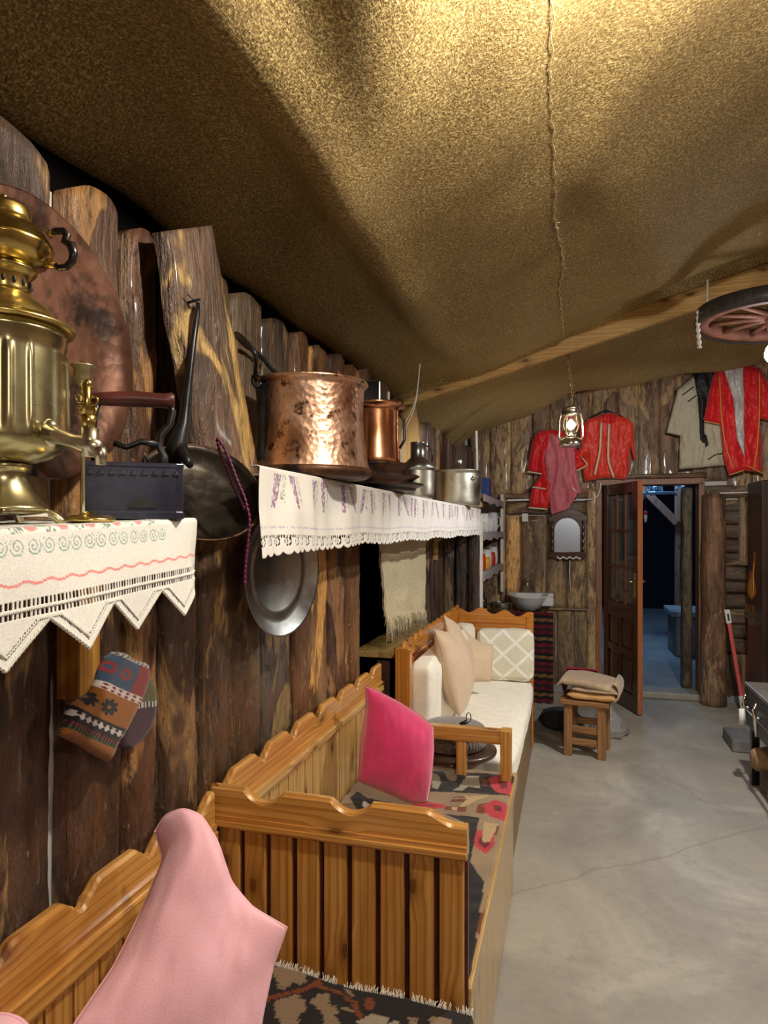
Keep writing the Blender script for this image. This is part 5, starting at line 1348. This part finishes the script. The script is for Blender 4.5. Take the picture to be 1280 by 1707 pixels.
mb.box((c_.x-.13, c_.y-.012, c_.z+.075), (c_.x-.095, c_.y+.012, c_.z+.083)); single('metal_bowl', mb, M_STEEL, 'grey metal bowl on the corner counter behind the bench', 'bowl')
mb = MB(); c_ = V((-.70, 5.52, .7705)); mb.lathe([(0, 0), (.034, 0), (.036, .01), (.036, .11), (.03, .13), (.014, .15), (.012, .19), (0, .19)], c_, 24); o = thing('dark_bottle', c_, 'black bottle with a yellow label on the corner counter', 'bottle'); obj('bottle_body', mb, M_BLACK, o)
mb = MB(); mb.lathe([(.0365, .03), (.0368, .05)], c_, 24, cap=False); obj('label', mb, plain('yellow_label', (.75, .5, .06), .6), o)
# corner shelves
cst = thing('corner_shelves', (-.73, 5.4, 1.1), 'cloth-covered corner shelves at the far left holding cups and jars', 'shelf')
GRC = plain('grey_cloth', srgb(158, 152, 158), .9, nscale=20, var=.08)
for z in (1.155, 1.45, 1.73):
    mb = MB(); mb.box((-.835, 4.75, z-.02), (-.60, 6.19, z)); sb = obj('shelf_board', mb, M_SX, cst)
    mb = MB(); mb.sheet(lambda u, v: V((-.596+.006*math.sin(u*40)*v, lerp(4.74, 6.18, u), z+.004-.055*v+.008*math.sin(u*17)*v)), 60, 6); mb.sheet(lambda u, v: V((lerp(-.83, -.596, v), lerp(4.74, 6.18, u), z+.004)), 10, 4); obj('shelf_cloth', mb, GRC, sb, solid=.003, merge=False)
mb = MB(); mb.box((-.618, 6.165, .90), (-.594, 6.195, 1.80)); obj('upright', mb, M_WHITE, cst)
random.seed(21)
cupm = [('white', M_PORC), ('red', plain('red_enamel', srgb(190, 50, 30), .4)), ('yellow', plain('yellow_enamel', srgb(215, 165, 40), .4)), ('green', plain('green_enamel', srgb(60, 90, 50), .4))]
for i, (z, yy, kx, r_, hh, kind) in enumerate(((1.1595, 4.95, -.66, .035, .10, 0), (1.1595, 5.10, -.66, .036, .13, 1), (1.1595, 5.30, -.65, .036, .10, 2), (1.1595, 5.50, -.67, .045, .15, 0), (1.1595, 5.75, -.66, .04, .12, 1), (1.1595, 5.98, -.67, .045, .16, 0), (1.4545, 4.98, -.66, .04, .09, 0), (1.4545, 5.25, -.66, .045, .15, 0), (1.4545, 5.6, -.67, .05, .12, 0), (1.4545, 5.95, -.67, .05, .17, 0))):
    mb = MB(); c_ = V((kx, yy, z)); mb.lathe([(0, 0), (r_*.8, 0), (r_, hh*.15), (r_*1.02, hh*.6), (r_*.9, hh), (r_*.82, hh), (r_*.9, hh*.5), (0, hh*.1)], c_, 22)
    nm = ['white cup', 'orange-red jar', 'yellow jar', 'green jar'][kind]; lev = 'lower' if z < 1.3 else 'middle'
    order = ['nearest', 'second', 'third', 'fourth', 'fifth', 'farthest'][i] if i < 6 else ['nearest', 'second', 'third', 'farthest'][i-6]
    t = thing('jar' if kind else 'cup', c_, f'{nm}, {order} on the {lev} corner shelf', 'jar' if kind else 'cup', 'crockery on the corner shelves'); obj('vessel', mb, cupm[kind][1] if kind else M_PORC, t)
    if kind == 0 and z > 1.3: mb = MB(); mb.tube([c_+V((r_, 0, hh*.8)), c_+V((r_+.02, 0, hh*.7)), c_+V((r_+.02, 0, hh*.4)), c_+V((r_, 0, hh*.25))], .005, 6); obj('handle', mb, M_PORC, t)
mb = MB(); mb.box((-.80, 5.4, 1.7345), (-.64, 5.62, 1.90)); single('blue_box', mb, plain('blue_card', srgb(28, 62, 130), .5), 'blue box on the top corner shelf beyond the tin pot', 'box', bevel=.004)
# pale strips / cables
mb = MB(); mb.bar(P(846, 834, Y=6.20), P(882, 833, Y=6.20), .02, .016); single('white_conduit', mb, M_WHITE, 'white cable duct on the back wall left of the red dress', 'conduit')
mb = MB(); mb.bar(P(1200, 822, Y=6.20), P(1246, 821, Y=6.20), .02, .010); single('white_conduit', mb, M_WHITE, 'white strip on the back wall left of the black cabinet', 'conduit')
mb = MB(); mb.tube(resample([P(960, 832, Y=6.19), P(985, 833, Y=6.19), P(996, 828, Y=6.18), P(1000, 815, Y=6.17), P(1001, 804, Y=6.17)], 24), .006, 8); single('white_cable', mb, M_WHITE, 'white cable curving to the top left corner of the door frame', 'cable')
mb = MB(); a_ = P(870, 856, Y=6.19); mb.box((a_.x, 6.175, a_.z-.075), (a_.x+.055, 6.195, a_.z)); single('light_switch', mb, M_WHITE, 'small white wall switch left of the mirror', 'switch', bevel=.003)

# ================================================================== DOOR
HG = V((.288, 6.19, 0)); ED = V((.345, -.9386, 0)).normalized(); EN = V((-ED.y, ED.x, 0)); DW = .655; DT = .042
def D(a, b, c): return HG+ED*a+EN*b+V((0, 0, c))
def dbox(mb, a0, a1, z0, z1, b0=0, b1=DT):
    mb.prism([D(a0, b0, z0), D(a1, b0, z0), D(a1, b0, z1), D(a0, b0, z1)], (0, 0, 0), EN*(b1-b0))
dr = thing('panelled_door', HG, 'half-open dark red wooden door with nine panes and brass handle', 'door')
Z0, Z1_, ZM = .012, 1.865, .86; st_ = .085
mb = MB(); dbox(mb, 0, st_, Z0, Z1_); dbox(mb, DW-st_, DW, Z0, Z1_); obj('stile', mb, M_MZ, dr, bevel=.003)
mb = MB(); dbox(mb, st_, DW-st_, Z1_-.09, Z1_); dbox(mb, st_, DW-st_, ZM-.12, ZM); dbox(mb, st_, DW-st_, Z0, .14); dbox(mb, st_, DW-st_, .44, .50); obj('rail', mb, M_MX, dr, bevel=.003)
mb = MB(); iw = DW-2*st_; ph = (Z1_-.09-ZM)
mt_ = plain('reddish_glazing_bar', (.16, .055, .03), .35)
for i in (1, 2): dbox(mb, st_+iw*i/3-.010, st_+iw*i/3+.010, ZM, Z1_-.09, .006, DT-.006)
for i in (1, 2): dbox(mb, st_, DW-st_, ZM+ph*i/3-.010, ZM+ph*i/3+.010, .008, DT-.008)
obj('glazing_bars', mb, mt_, dr)
for i in range(3):
    for j_ in range(3):
        mb = MB(); dbox(mb, st_+iw*i/3+.010, st_+iw*(i+1)/3-.010, ZM+ph*j_/3+.010, ZM+ph*(j_+1)/3-.010, .018, .023); obj('pane', mb, M_PANE, dr)
for z0, z1 in ((.14, .44), (.50, ZM-.12)):
    for i in range(2):
        mb = MB(); a0, a1 = st_+iw*i/2+.012, st_+iw*(i+1)/2-.012; dbox(mb, a0, a1, z0, z1, .014, .028); dbox(mb, a0+.03, a1-.03, z0+.03, z1-.03, .004, .038); obj('door_panel', mb, M_MZ, dr, bevel=.003)
mb = MB(); dbox(mb, st_+iw/2-.014, st_+iw/2+.014, .14, ZM-.12); obj('mullion', mb, M_MZ, dr)
mb = MB(); hz = 1.06
for sg, b0 in ((-1, 0), (1, DT)):
    dbox(mb, DW-.06, DW-.03, hz-.13, hz+.07, b0 if sg > 0 else -.004, DT+.004 if sg > 0 else 0)
    e = b0+sg*.045; mb.tube([D(DW-.045, b0, hz), D(DW-.045, e, hz), D(DW-.06, e, hz), D(DW-.15, e, hz+.004)], [.008, .008, .0075, .006], 10)
obj('door_handle', mb, M_BRASSB, dr)
mb = MB(); mb.prism([D(DW, .010, hz-.11), D(DW, .032, hz-.11), D(DW, .032, hz+.06), D(DW, .010, hz+.06)], (0, 0, 0), ED*.002); obj('lock_plate', mb, M_CHROME, dr)
mb = MB(); mb.prism([D(DW+.0005, 0, Z0), D(DW+.0005, DT, Z0), D(DW+.0005, DT, Z1_), D(DW+.0005, 0, Z1_)], (0, 0, 0), ED*.004); obj('lit_edge_strip', mb, pine('orange_lit_wood', 'z', (.30, .09, .03), (.42, .15, .05), (.5, .2, .08), knots=False), dr)  # added strip: orange light on the free edge put into its colour
# log posts
mb = MB(); pp = P(1188, 1168, Z=0); pc_ = V((1.168, 6.115, 0))
mb.lathe([(.104-.014*i/40, 1.77*i/40) for i in range(41)], pc_, 28, fr=lambda th, r, z: r*(1+.07*nz(math.cos(th)*1.5, math.sin(th)*1.5, z*2)+.03*nz(math.cos(th)*5, math.sin(th)*5, z*5)))
single('log_post', mb, M_POST, 'round brown log post standing right of the doorway', 'post')
mb = MB(); slab(mb, (DX1-.10, WY+.20, .055), XA, ZA, -YA, .09, 1.80, .03, .06, 88, (.35, .4, .42)); single('outer_log', mb, M_BARKF, 'dark log upright outside, along right side of the doorway', 'post')
# broom-like pole
a_, b_ = P(1211, 1016, 5.42), P(1240, 1178, 5.30); b_.z = .016
o = thing('red_pole', b_, 'long red pole with white end fittings leaning beside the black cabinet', 'pole')
d_ = (a_-b_); mb = MB(); mb.bar(b_+d_*.14, b_+d_*.88, .028, .022, V((0, 1, 0))); obj('shaft', mb, M_REDH, o, bevel=.004)
for s0, s1_ in ((0, .15), (.86, 1.0)):
    mb = MB(); mb.bar(b_+d_*s0, b_+d_*s1_, .042, .034, V((0, 1, 0))); e_ = obj('end_fitting', mb, M_WHITE, o, bevel=.006)
    mb = MB(); mb.bar(b_+d_*(s0+.03)+V((0, -.018, 0)), b_+d_*(s1_-.04)+V((0, -.018, 0)), .014, .006, V((0, 1, 0))); obj('slot', mb, M_BLACKM, e_)
# black cabinet with flame panel
CY = 5.31; cx0 = 1.33; cb_ = thing('display_fridge', (1.6, 5.8, 0), 'tall black drinks fridge with flame artwork by the right edge', 'fridge')
mb = MB(); mb.box((cx0, CY, .03), (1.98, 5.715, 1.837)); obj('cabinet', mb, M_SCREEN, cb_, bevel=.006)
mb = MB(); mb.box((1.365, CY-.035, .10), (1.94, CY-.001, 1.66)); dd_ = obj('fridge_door', mb, M_BLACK, cb_, bevel=.006)
mb = MB(); mb.box((1.40, CY-.040, .2), (1.90, CY-.034, 1.58)); obj('door_glass', mb, plain('dark_glass', (.03, .035, .045), .08, coat=.5), dd_)
fl = lambda l, o_=0: [P(1180+x/6.32, 790+y/6.32, X=cx0-.003-o_) for x, y in l]
flo = [(490, 820), (500, 870), (495, 960), (485, 1060), (488, 1140), (500, 1200), (505, 1260), (490, 1300), (465, 1330), (440, 1300), (420, 1270), (412, 1200), (425, 1130), (440, 1060), (450, 1020), (465, 1060), (475, 960)]
def flat(name, pts, m, root, off=.002, lab=None):
    mb = MB(); mb.prism(pts, (0, 0, 0), (-off, 0, 0)); return obj(name, mb, m, root, label=lab)
M_F1 = plain('flame_orange', srgb(190, 96, 30), .5); M_F2 = plain('flame_yellow', srgb(206, 160, 62), .5)
flat('flame_picture', fl(flo), M_F1, cb_)
flat('flame_core', fl([(484, 930), (478, 1080), (482, 1180), (480, 1270), (462, 1310), (440, 1270), (432, 1190), (445, 1110), (462, 1100), (476, 1010)], .002), M_F2, cb_)
mb = MB()
for pl in ([(395, 1360), (405, 1350), (405, 1440), (392, 1440)], [(418, 1375), (430, 1378), (428, 1450), (416, 1450)], [(432, 1380), (455, 1385), (455, 1398), (432, 1395)], [(442, 1398), (452, 1400), (450, 1460), (440, 1458)], [(466, 1385), (478, 1388), (476, 1465), (464, 1462)], [(478, 1420), (492, 1400), (500, 1402), (486, 1425), (504, 1470), (492, 1470)], [(392, 1440), (515, 1475), (515, 1488), (392, 1455)], [(400, 1480), (500, 1530), (498, 1555), (470, 1550), (400, 1510)]):
    mb.prism(fl(pl), (0, 0, 0), (-.002, 0, 0))
obj('lettering', mb, plain('bronze_lettering', srgb(140, 92, 40), .5), cb_)
# iron stove with chrome rails
sx0 = 1.005; so = thing('cooking_stove', (1.35, 3.75, 0), 'grey metal stove with chrome rails low at the right edge', 'stove')
mb = MB(); mb.box((sx0-.012, 3.1, .565), (1.75, 4.335, .585)); obj('top_plate', mb, plain('brushed_plate', (.34, .30, .27), .35, .6, nscale=5, var=.2), so, bevel=.004)
mb = MB(); mb.box((sx0, 3.12, .33), (1.74, 4.32, .565)); obj('stove_body', mb, plain('stove_grey', (.09, .09, .09), .35, .6, nscale=6, var=.2), so, bevel=.006)
for (lx_, ly_) in ((sx0+.03, 4.28), (sx0+.03, 3.16), (1.7, 4.28), (1.7, 3.16)):
    mb = MB(); mb.box((lx_-.02, ly_-.02, 0), (lx_+.02, ly_+.02, .33)); obj('leg', mb, M_IRON, so)
mb = MB()
mb.tube([V((sx0-.035, 3.2, .46)), V((sx0-.035, 4.28, .46))], .007, 8)
for yy in (4.22, 4.0, 3.7): mb.tube([V((sx0-.03, yy, .54)), V((sx0-.045, yy, .50)), V((sx0-.035, yy, .44)), V((sx0-.03, yy, .36))], [.008, .009, .012, .007], 8); mb.tube([V((sx0, yy, .46)), V((sx0-.035, yy, .46))], .006, 6)
obj('chrome_rail', mb, M_CHROME, so)
mb = MB(); mb.tube([V((sx0-.05, 4.22, .45)), V((sx0-.05, 4.22, .36))], .018, 10); single('white_cloth', mb, M_WHITE, 'white rag hanging from the chrome rail at the near corner of the stove', 'cloth')
mb = MB(); mb.box((1.04, 4.85, .0), (1.19, 5.15, .085)); single('stone_step', mb, M_ROCK, 'flat grey slab on the floor behind the stove', 'slab', bevel=.01)
random.seed(31); woodm = [plain('split_log', (.33, .2, .11), .8, nscale=14, nstr=1, var=.35), plain('dark_log', (.12, .09, .075), .9, nscale=14, nstr=1, var=.4), plain('orange_log', (.52, .27, .08), .7, nscale=14, nstr=.8, var=.3)]
for i, (lx_, ly_, lz_, r_, mi, lab) in enumerate(((1.13, 4.12, .065, .065, 1, 'dark firewood chunk, lowest under the stove'), (1.10, 4.20, .175, .07, 0, 'reddish-brown firewood chunk on top of the pile under the stove'), (1.13, 3.97, .055, .055, 2, 'orange split firewood chunk in front of the pile'), (1.28, 4.13, .06, .06, 1, 'dark firewood chunk deep under the stove'))):
    mb = MB(); mb.lathe([(0, -.10), (r_*.8, -.10), (r_, -.08), (r_*1.03, 0), (r_*.96, .08), (r_*.75, .10), (0, .10)], (lx_, ly_, lz_), 9, Matrix.Rotation(R(90), 4, 'Y') @ Matrix.Rotation(.3*i, 4, 'Z'), fr=lambda th, r, z: r*(.92+.42*nz(math.cos(th)*1.8+i, math.sin(th)*1.8, z*12)))
    single('firewood', mb, woodm[mi], lab, 'firewood', 'firewood under the stove')

# ================================================================== STOOL, BLANKETS
s0 = P(947, 1258, Z=0); s1_ = P(1003, 1266, Z=0); so = thing('wooden_stool', (s0+s1_)/2+V((0, .11, 0)), 'rustic wooden stool carrying folded blankets in front of the basin', 'stool')
sx = (s1_-s0).normalized(); sy = V((-sx.y, sx.x, 0)); SW = (s1_-s0).length; SD = .22; SH = .372
def S(a, b, c): return s0+sx*a+sy*b+V((0, 0, c))
for (a, b, ml) in ((0, 0, 1), (SW, 0, 1), (0, SD, 1), (SW, SD, 1)):
    mb = MB(); mb.prism([S(a-.026, b-.022, 0), S(a+.026, b-.022, 0), S(a+.026, b+.022, 0), S(a-.026, b+.022, 0)], (0, 0, 0), (0, 0, SH-.03)); obj('leg', mb, M_SZ, so, bevel=.005)
for b in (0, SD):
    for z in (.075, .155): 
        mb = MB(); mb.prism([S(.02, b-.012, z), S(SW-.02, b-.012, z), S(SW-.02, b+.012, z), S(.02, b+.012, z)], (0, 0, 0), (0, 0, .042)); obj('stretcher', mb, M_SX, so, bevel=.004)
mb = MB(); mb.prism([S(-.05, -.04, SH-.035), S(SW+.05, -.04, SH-.035), S(SW+.05, SD+.04, SH-.035), S(-.05, SD+.04, SH-.035)], (0, 0, 0), (0, 0, .035)); obj('seat', mb, M_SX, so, bevel=.006)
M_BLK = plain('tan_blanket', srgb(172, 148, 122), .95, sheen=.3, nscale=26, nstr=.9, var=.22); M_BLK2 = plain('ochre_blanket_lining', srgb(196, 150, 96), .95, nscale=20, nstr=.6, var=.15)
bl = thing('folded_blanket', S(SW/2, SD/2, SH), 'thick folded tan blanket lying on the rustic stool', 'blanket')
def fold(name, a0, a1, b0, b1, z0, z1, m, curl=0, seed=0):
    mb = MB(); n1, n2 = 28, 12; ring = []
    for i in range(n1+1):
        t = i/n1; row = []
        for k in range(n2*2):
            th = 2*PI*k/(n2*2); cx, cz = math.cos(th), math.sin(th)
            sgx = math.copysign(abs(cx)**.55, cx); sgz = math.copysign(abs(cz)**.8, cz)
            b = (b0+b1)/2+sgx*(b1-b0)/2; zz = (z0+z1)/2+sgz*(z1-z0)/2*(.25+.75*min(1, 8*t, 8*(1-t)+.3))
            a = lerp(a0, a1, t); row.append(S(a, b+.012*nz(a*9, seed), zz+.010*nz(a*12, b*8, seed)-curl*t**3-.035*sstep(.10, 0, t)*(1 if seed == 1 else 0)))
        ring.append(row)
    n = n2*2; vs = [p for r_ in ring for p in r_]
    fs = [(i*n+k, i*n+(k+1) % n, (i+1)*n+(k+1) % n, (i+1)*n+k) for i in range(n1) for k in range(n)]+[tuple(range(n))[::-1], tuple(n1*n+k for k in range(n))]
    mb.add(vs, fs, True); return obj(name, mb, m, bl)
fold('lower_fold', .00, SW+.085, -.05, SD+.03, SH+.002, SH+.060, M_BLK2, .0, 2)
fold('middle_fold', .03, SW+.09, -.05, SD+.02, SH+.052, SH+.088, M_BLK, 0, 3)
fold('upper_fold', -.07, SW+.10, -.055, SD+.03, SH+.085, SH+.150, M_BLK, .045, 1)
mb = MB(); mb.tube([S(SW+.085, b_-.05, SH+.03) for b_ in (0, .02)], .01, 6)
mb = MB(); cpts_ = [S(SW+.07+.035*math.sin(t*PI/8), 0, SH+.075-.065*math.cos(t*PI/8)*-1) for t in range(9)]
vs = []
for t in range(9):
    a = SW+.075+.035*math.sin(t*PI/8); z = SH+.075+.055*math.cos(t*PI/8); vs += [S(a, -.05, z), S(a, SD+.02, z)]
mb.add(vs, [(2*i, 2*i+1, 2*i+3, 2*i+2) for i in range(8)], True); obj('rolled_edge', mb, M_BLK, bl, solid=.014)
mb = MB(); mb.sheet(lambda u, v: S(lerp(-.085, SW*.72, u)+.01*nz(v*5, 2), lerp(SD+.02, SD+.10, v), SH+.150-.03*v-.10*sstep(.15, 0, u)-.08*v*v+.006*nz(u*8, v*6)), 24, 12)
single('red_cloth', mb, plain('crimson_cloth', srgb(140, 18, 44), .8, nscale=20, var=.2), 'crimson cloth draped behind the blanket on the stool', 'cloth', solid=.012)
mb = MB(); c_ = P(1040, 1188, Z=.10); bmx = lambda th, r, z: r*(1+.25*nz(math.cos(th)*2, math.sin(th)*2, z*14))
mb.lathe([(0, 0), (.10, 0), (.13, .03), (.11, .09), (.07, .15), (.03, .20), (.02, .24), (.035, .26), (0, .26)], (.27, 5.02, .001), 40, fr=bmx)
single('plastic_bag', mb, glass('thin_plastic', (.9, .92, .95), .15, .85), 'crumpled clear plastic bag on the floor behind the stool', 'bag')
mb = MB(); mb.lathe([(0, 0), (.13, 0), (.16, .04), (.13, .10), (.05, .13), (0, .13)], (-.06, 5.15, .001), 36, fr=bmx)
single('dark_bundle', mb, plain('dark_blue_cloth', (.03, .035, .05), .7, nscale=20, var=.4), 'dark blue bundle on the floor behind the stool legs', 'bundle')

# ================================================================== HANGING LAMPS
ln = thing('hurricane_lantern', LANT-V((0, 0, .12)), 'lit storm lantern hanging on a chain before the red costumes', 'lantern')
L0 = LANT-V((0, 0, .125))
mb = MB(); mb.lathe([(0, 0), (.062, 0), (.066, .006), (.064, .028), (.055, .045), (.040, .052), (.036, .060), (.030, .066), (0, .066)], L0, 40); obj('fuel_tank', mb, M_CHROME, ln)
mb = MB(); mb.lathe([(.028, .075), (.042, .095), (.048, .125), (.042, .16), (.032, .178)], L0, 32, cap=False); obj('glass_globe', mb, M_GLASS, ln, solid=.0015)
mb = MB(); mb.lathe([(.030, .178), (.050, .180), (.052, .186), (.040, .192), (.034, .196), (.034, .215), (.040, .218), (.028, .232), (.012, .238), (0, .238)], L0, 32); obj('cap', mb, M_TAP, ln)
mb = MB()
for sg in (-1, 1): mb.tube([L0+V((sg*.055, 0, .03)), L0+V((sg*.066, 0, .06)), L0+V((sg*.064, 0, .15)), L0+V((sg*.056, 0, .19)), L0+V((sg*.036, 0, .205))], .005, 8)
for k in range(4):
    a = k*PI/2+.6; mb.tube([L0+V((.03*math.cos(a), .03*math.sin(a), .07)), L0+V((.051*math.cos(a), .051*math.sin(a), .12)), L0+V((.034*math.cos(a), .034*math.sin(a), .18))], .0016, 5)
obj('side_tube', mb, M_TAP, ln)
mb = MB(); mb.sphere(LANT+V((0, 0, .004)), .018, 14, 10, (.8, .8, 1.7)); fo = obj('flame_bulb', mb, M_GLOWW, ln)
mb = MB(); mb.tube([L0+V((.052, 0, .18)), L0+V((.045, 0, .24)), L0+V((.022, 0, .285)), L0+V((0.01, 0, .29)), L0+V((-.03, 0, .27)), L0+V((-.052, 0, .18))], .003, 6); obj('bail', mb, M_IRON, ln)
mb = MB(); ct = V((-.01, 3.93, canvas_z(-.01, 3.93))); c0_ = L0+V((.012, 0, .285)); N_ = 12
for i in range(N_):
    p = c0_.lerp(ct, (i+.5)/N_); L = (ct-c0_).length/N_*.62; ax = V((1, 0, 0)) if i % 2 else V((0, 1, 0))
    mb.tube([p+ax*.008*math.cos(t*PI/4)+V((0, 0, L*math.sin(t*PI/4))) for t in range(8)], .0022, 5, closed=True)
single('lantern_chain', mb, M_BRASS, 'thin metal chain from burlap ceiling down to the storm lantern', 'chain')
# wagon wheel
wc = V((.905, 3.33, 2.445)); RW = .345; wh = thing('wagon_wheel', wc, 'old wooden wagon wheel with iron tyre hanging flat as a chandelier', 'wheel')
Mt = Matrix.Rotation(R(3), 4, 'Y')
M_WW = plain('wheel_wood', (.24, .10, .07), .6, nscale=16, nstr=.8, var=.4); M_TY = plain('rusty_tyre', (.07, .065, .065), .5, .5, nscale=20, nstr=.8, var=.4)
def ringp(r0, r1, z0, z1): return [(r0, z0), (r1, z0), (r1, z1), (r0, z1), (r0, z0)]
mb = MB(); mb.lathe(ringp(RW-.008, RW, -.035, .035), wc, 72, Mt); 
for k in range(24): a = 2*PI*k/24; mb.sphere(wc+Mt @ V((RW*math.cos(a), RW*math.sin(a), 0)), .007, 6, 5)
obj('iron_tyre', mb, M_TY, wh)
mb = MB(); mb.lathe(ringp(RW-.055, RW-.009, -.028, .028), wc, 72, Mt); obj('felloe_rim', mb, M_WW, wh)
mb = MB(); mb.lathe([(0, -.08), (.035, -.08), (.045, -.06), (.055, -.03), (.06, 0), (.055, .03), (.045, .06), (.035, .08), (0, .08)], wc, 28, Mt); obj('hub', mb, M_WW, wh)
for k in range(12):
    a = 2*PI*k/12+.15; e = lambda r: wc+Mt @ V((r*math.cos(a), r*math.sin(a), 0)); mb = MB(); mb.tube([e(.05), e(.12), e(.22), e(RW-.05)], [.016, .013, .011, .014], 8); obj('spoke', mb, M_WW, wh)
mb = MB()
for k in range(3):
    a = 2*PI*k/3+.5; p = wc+V((RW*.9*math.cos(a), RW*.9*math.sin(a), .03)); mb.tube([p, V((p.x, p.y, canvas_z(p.x, p.y)-.002))], .006, 6)
obj('suspension_rope', mb, M_WHITE, wh)
mb = MB(); e = P(1164, 516, 3.02); f_ = P(1166, 580, 3.02); pl = resample([P(1176, 514, 3.02), P(1172, 530, 3.0), e, P(1163, 545, 3.02), f_], 40)
mb.tube(pl, [.0085+.003*math.sin(i*1.6) for i in range(41)], 8); single('white_rope_end', mb, M_WHITE, 'knotted white rope end dangling at left side of the wagon wheel', 'rope')
def bulb(c_, label, cordtop):
    t = thing('light_bulb', c_, label, 'light bulb'); mb = MB(); mb.lathe([(0, -.042), (.018, -.036), (.028, -.018), (.029, 0), (.022, .022), (.014, .034), (.013, .04)], c_, 24); g_ = obj('glass_bulb', mb, M_GLOW, t)

    mb = MB(); mb.lathe([(.0135, .034), (.015, .036), (.015, .07), (.01, .078), (0, .078)], c_, 16); obj('socket', mb, M_BLACKM, t)
    mb = MB(); mb.tube([c_+V((0, 0, .078)), V(cordtop)], .003, 6); obj('cord', mb, M_BLACKM, t); return t
bulb(BULB, 'bright white bulb glowing beneath the wagon wheel', wc+V((-.02, -.03, -.07)))
# ================================================================== OUTSIDE THE DOOR
mb = MB(); gz = .055
q0, q1 = P(1099, 1050, Z=gz), P(1155, 1050, Z=gz)
mb.box((1.12, 7.95, gz), (2.2, 8.5, .50)); 
so = thing('stone_bench', (1.6, 8.2, gz), 'blue-grey stone bench outside in the night yard', 'bench'); obj('stone_block', mb, M_ROCK, so, bevel=.02)
mb = MB(); mb.box((1.08, 7.9, .50), (2.25, 8.55, .56)); obj('cap_slab', mb, M_STONE, so, bevel=.01)
pz_ = P(1132, 900, Y=8.9)
mb = MB(); pa = P(1126, 1000, Y=8.85); pb = P(1136, 1000, Y=8.85); mb.box((pa.x, 8.85, gz), (pb.x+.01, 8.95, 2.6)); 
M_RP = pine('reddish_timber', 'z', (.20, .09, .05), (.32, .16, .1), (.4, .22, .15), rough=.7, coat=0)
yp = thing('yard_post', (pa.x, 8.9, gz), 'reddish timber post with diagonal brace outside the door', 'post'); obj('post', mb, M_RP, yp, bevel=.006)
mb = MB(); mb.bar(P(1062, 806, Y=8.85), P(1128, 872, Y=8.85), .09, .10, YA); obj('brace', mb, M_RP, yp, bevel=.005)
mb = MB(); random.seed(4); cc = P(1098, 822, Y=8.0)
for i in range(26):
    p = cc+V((random.uniform(-.28, .32), random.uniform(-.1, .1), random.uniform(-.06, .12))); mb.sphere(p, random.uniform(.012, .03), 8, 6, (1, 1, 1.3))
mb.tube([cc+V((.17*math.cos(t*PI/8), .12*math.sin(t*PI/8), .0)) for t in range(16)], .012, 6, closed=True)
mb.tube([cc+V((0, 0, .0)), V((cc.x, cc.y, 2.52))], .008, 6)
m2 = MB(); m2.box((-.3, 7.94, 2.5), (3.0, 8.06, 2.62)); m2.box((-.3, 7.94, gz), (-.18, 8.06, 2.5)); m2.box((2.88, 7.94, gz), (3.0, 8.06, 2.5)); single('porch_beam', m2, M_RP, 'timber porch beam outside above the doorway', 'beam', bevel=.006)
single('glass_chandelier', mb, plain('icy_glass', (.45, .65, .8), .12, .3), 'icy glass chandelier hanging outside above the doorway', 'chandelier')
mb = MB(); cc = P(1076, 858, Y=8.0); mb.lathe([(0, -.09), (.012, -.08), (.018, -.04), (.02, 0)], cc, 10); o = thing('hanging_ornament', cc, 'small red and white ornament hanging outside', 'ornament'); obj('white_part', mb, M_WHITE, o)
mb = MB(); mb.sphere(cc+V((0, 0, .02)), .026, 10, 8); mb.tube([cc+V((0, 0, .04)), V((cc.x, cc.y, 2.52))], .003, 5); obj('red_part', mb, plain('red_bauble', (.5, .03, .04), .4), o)
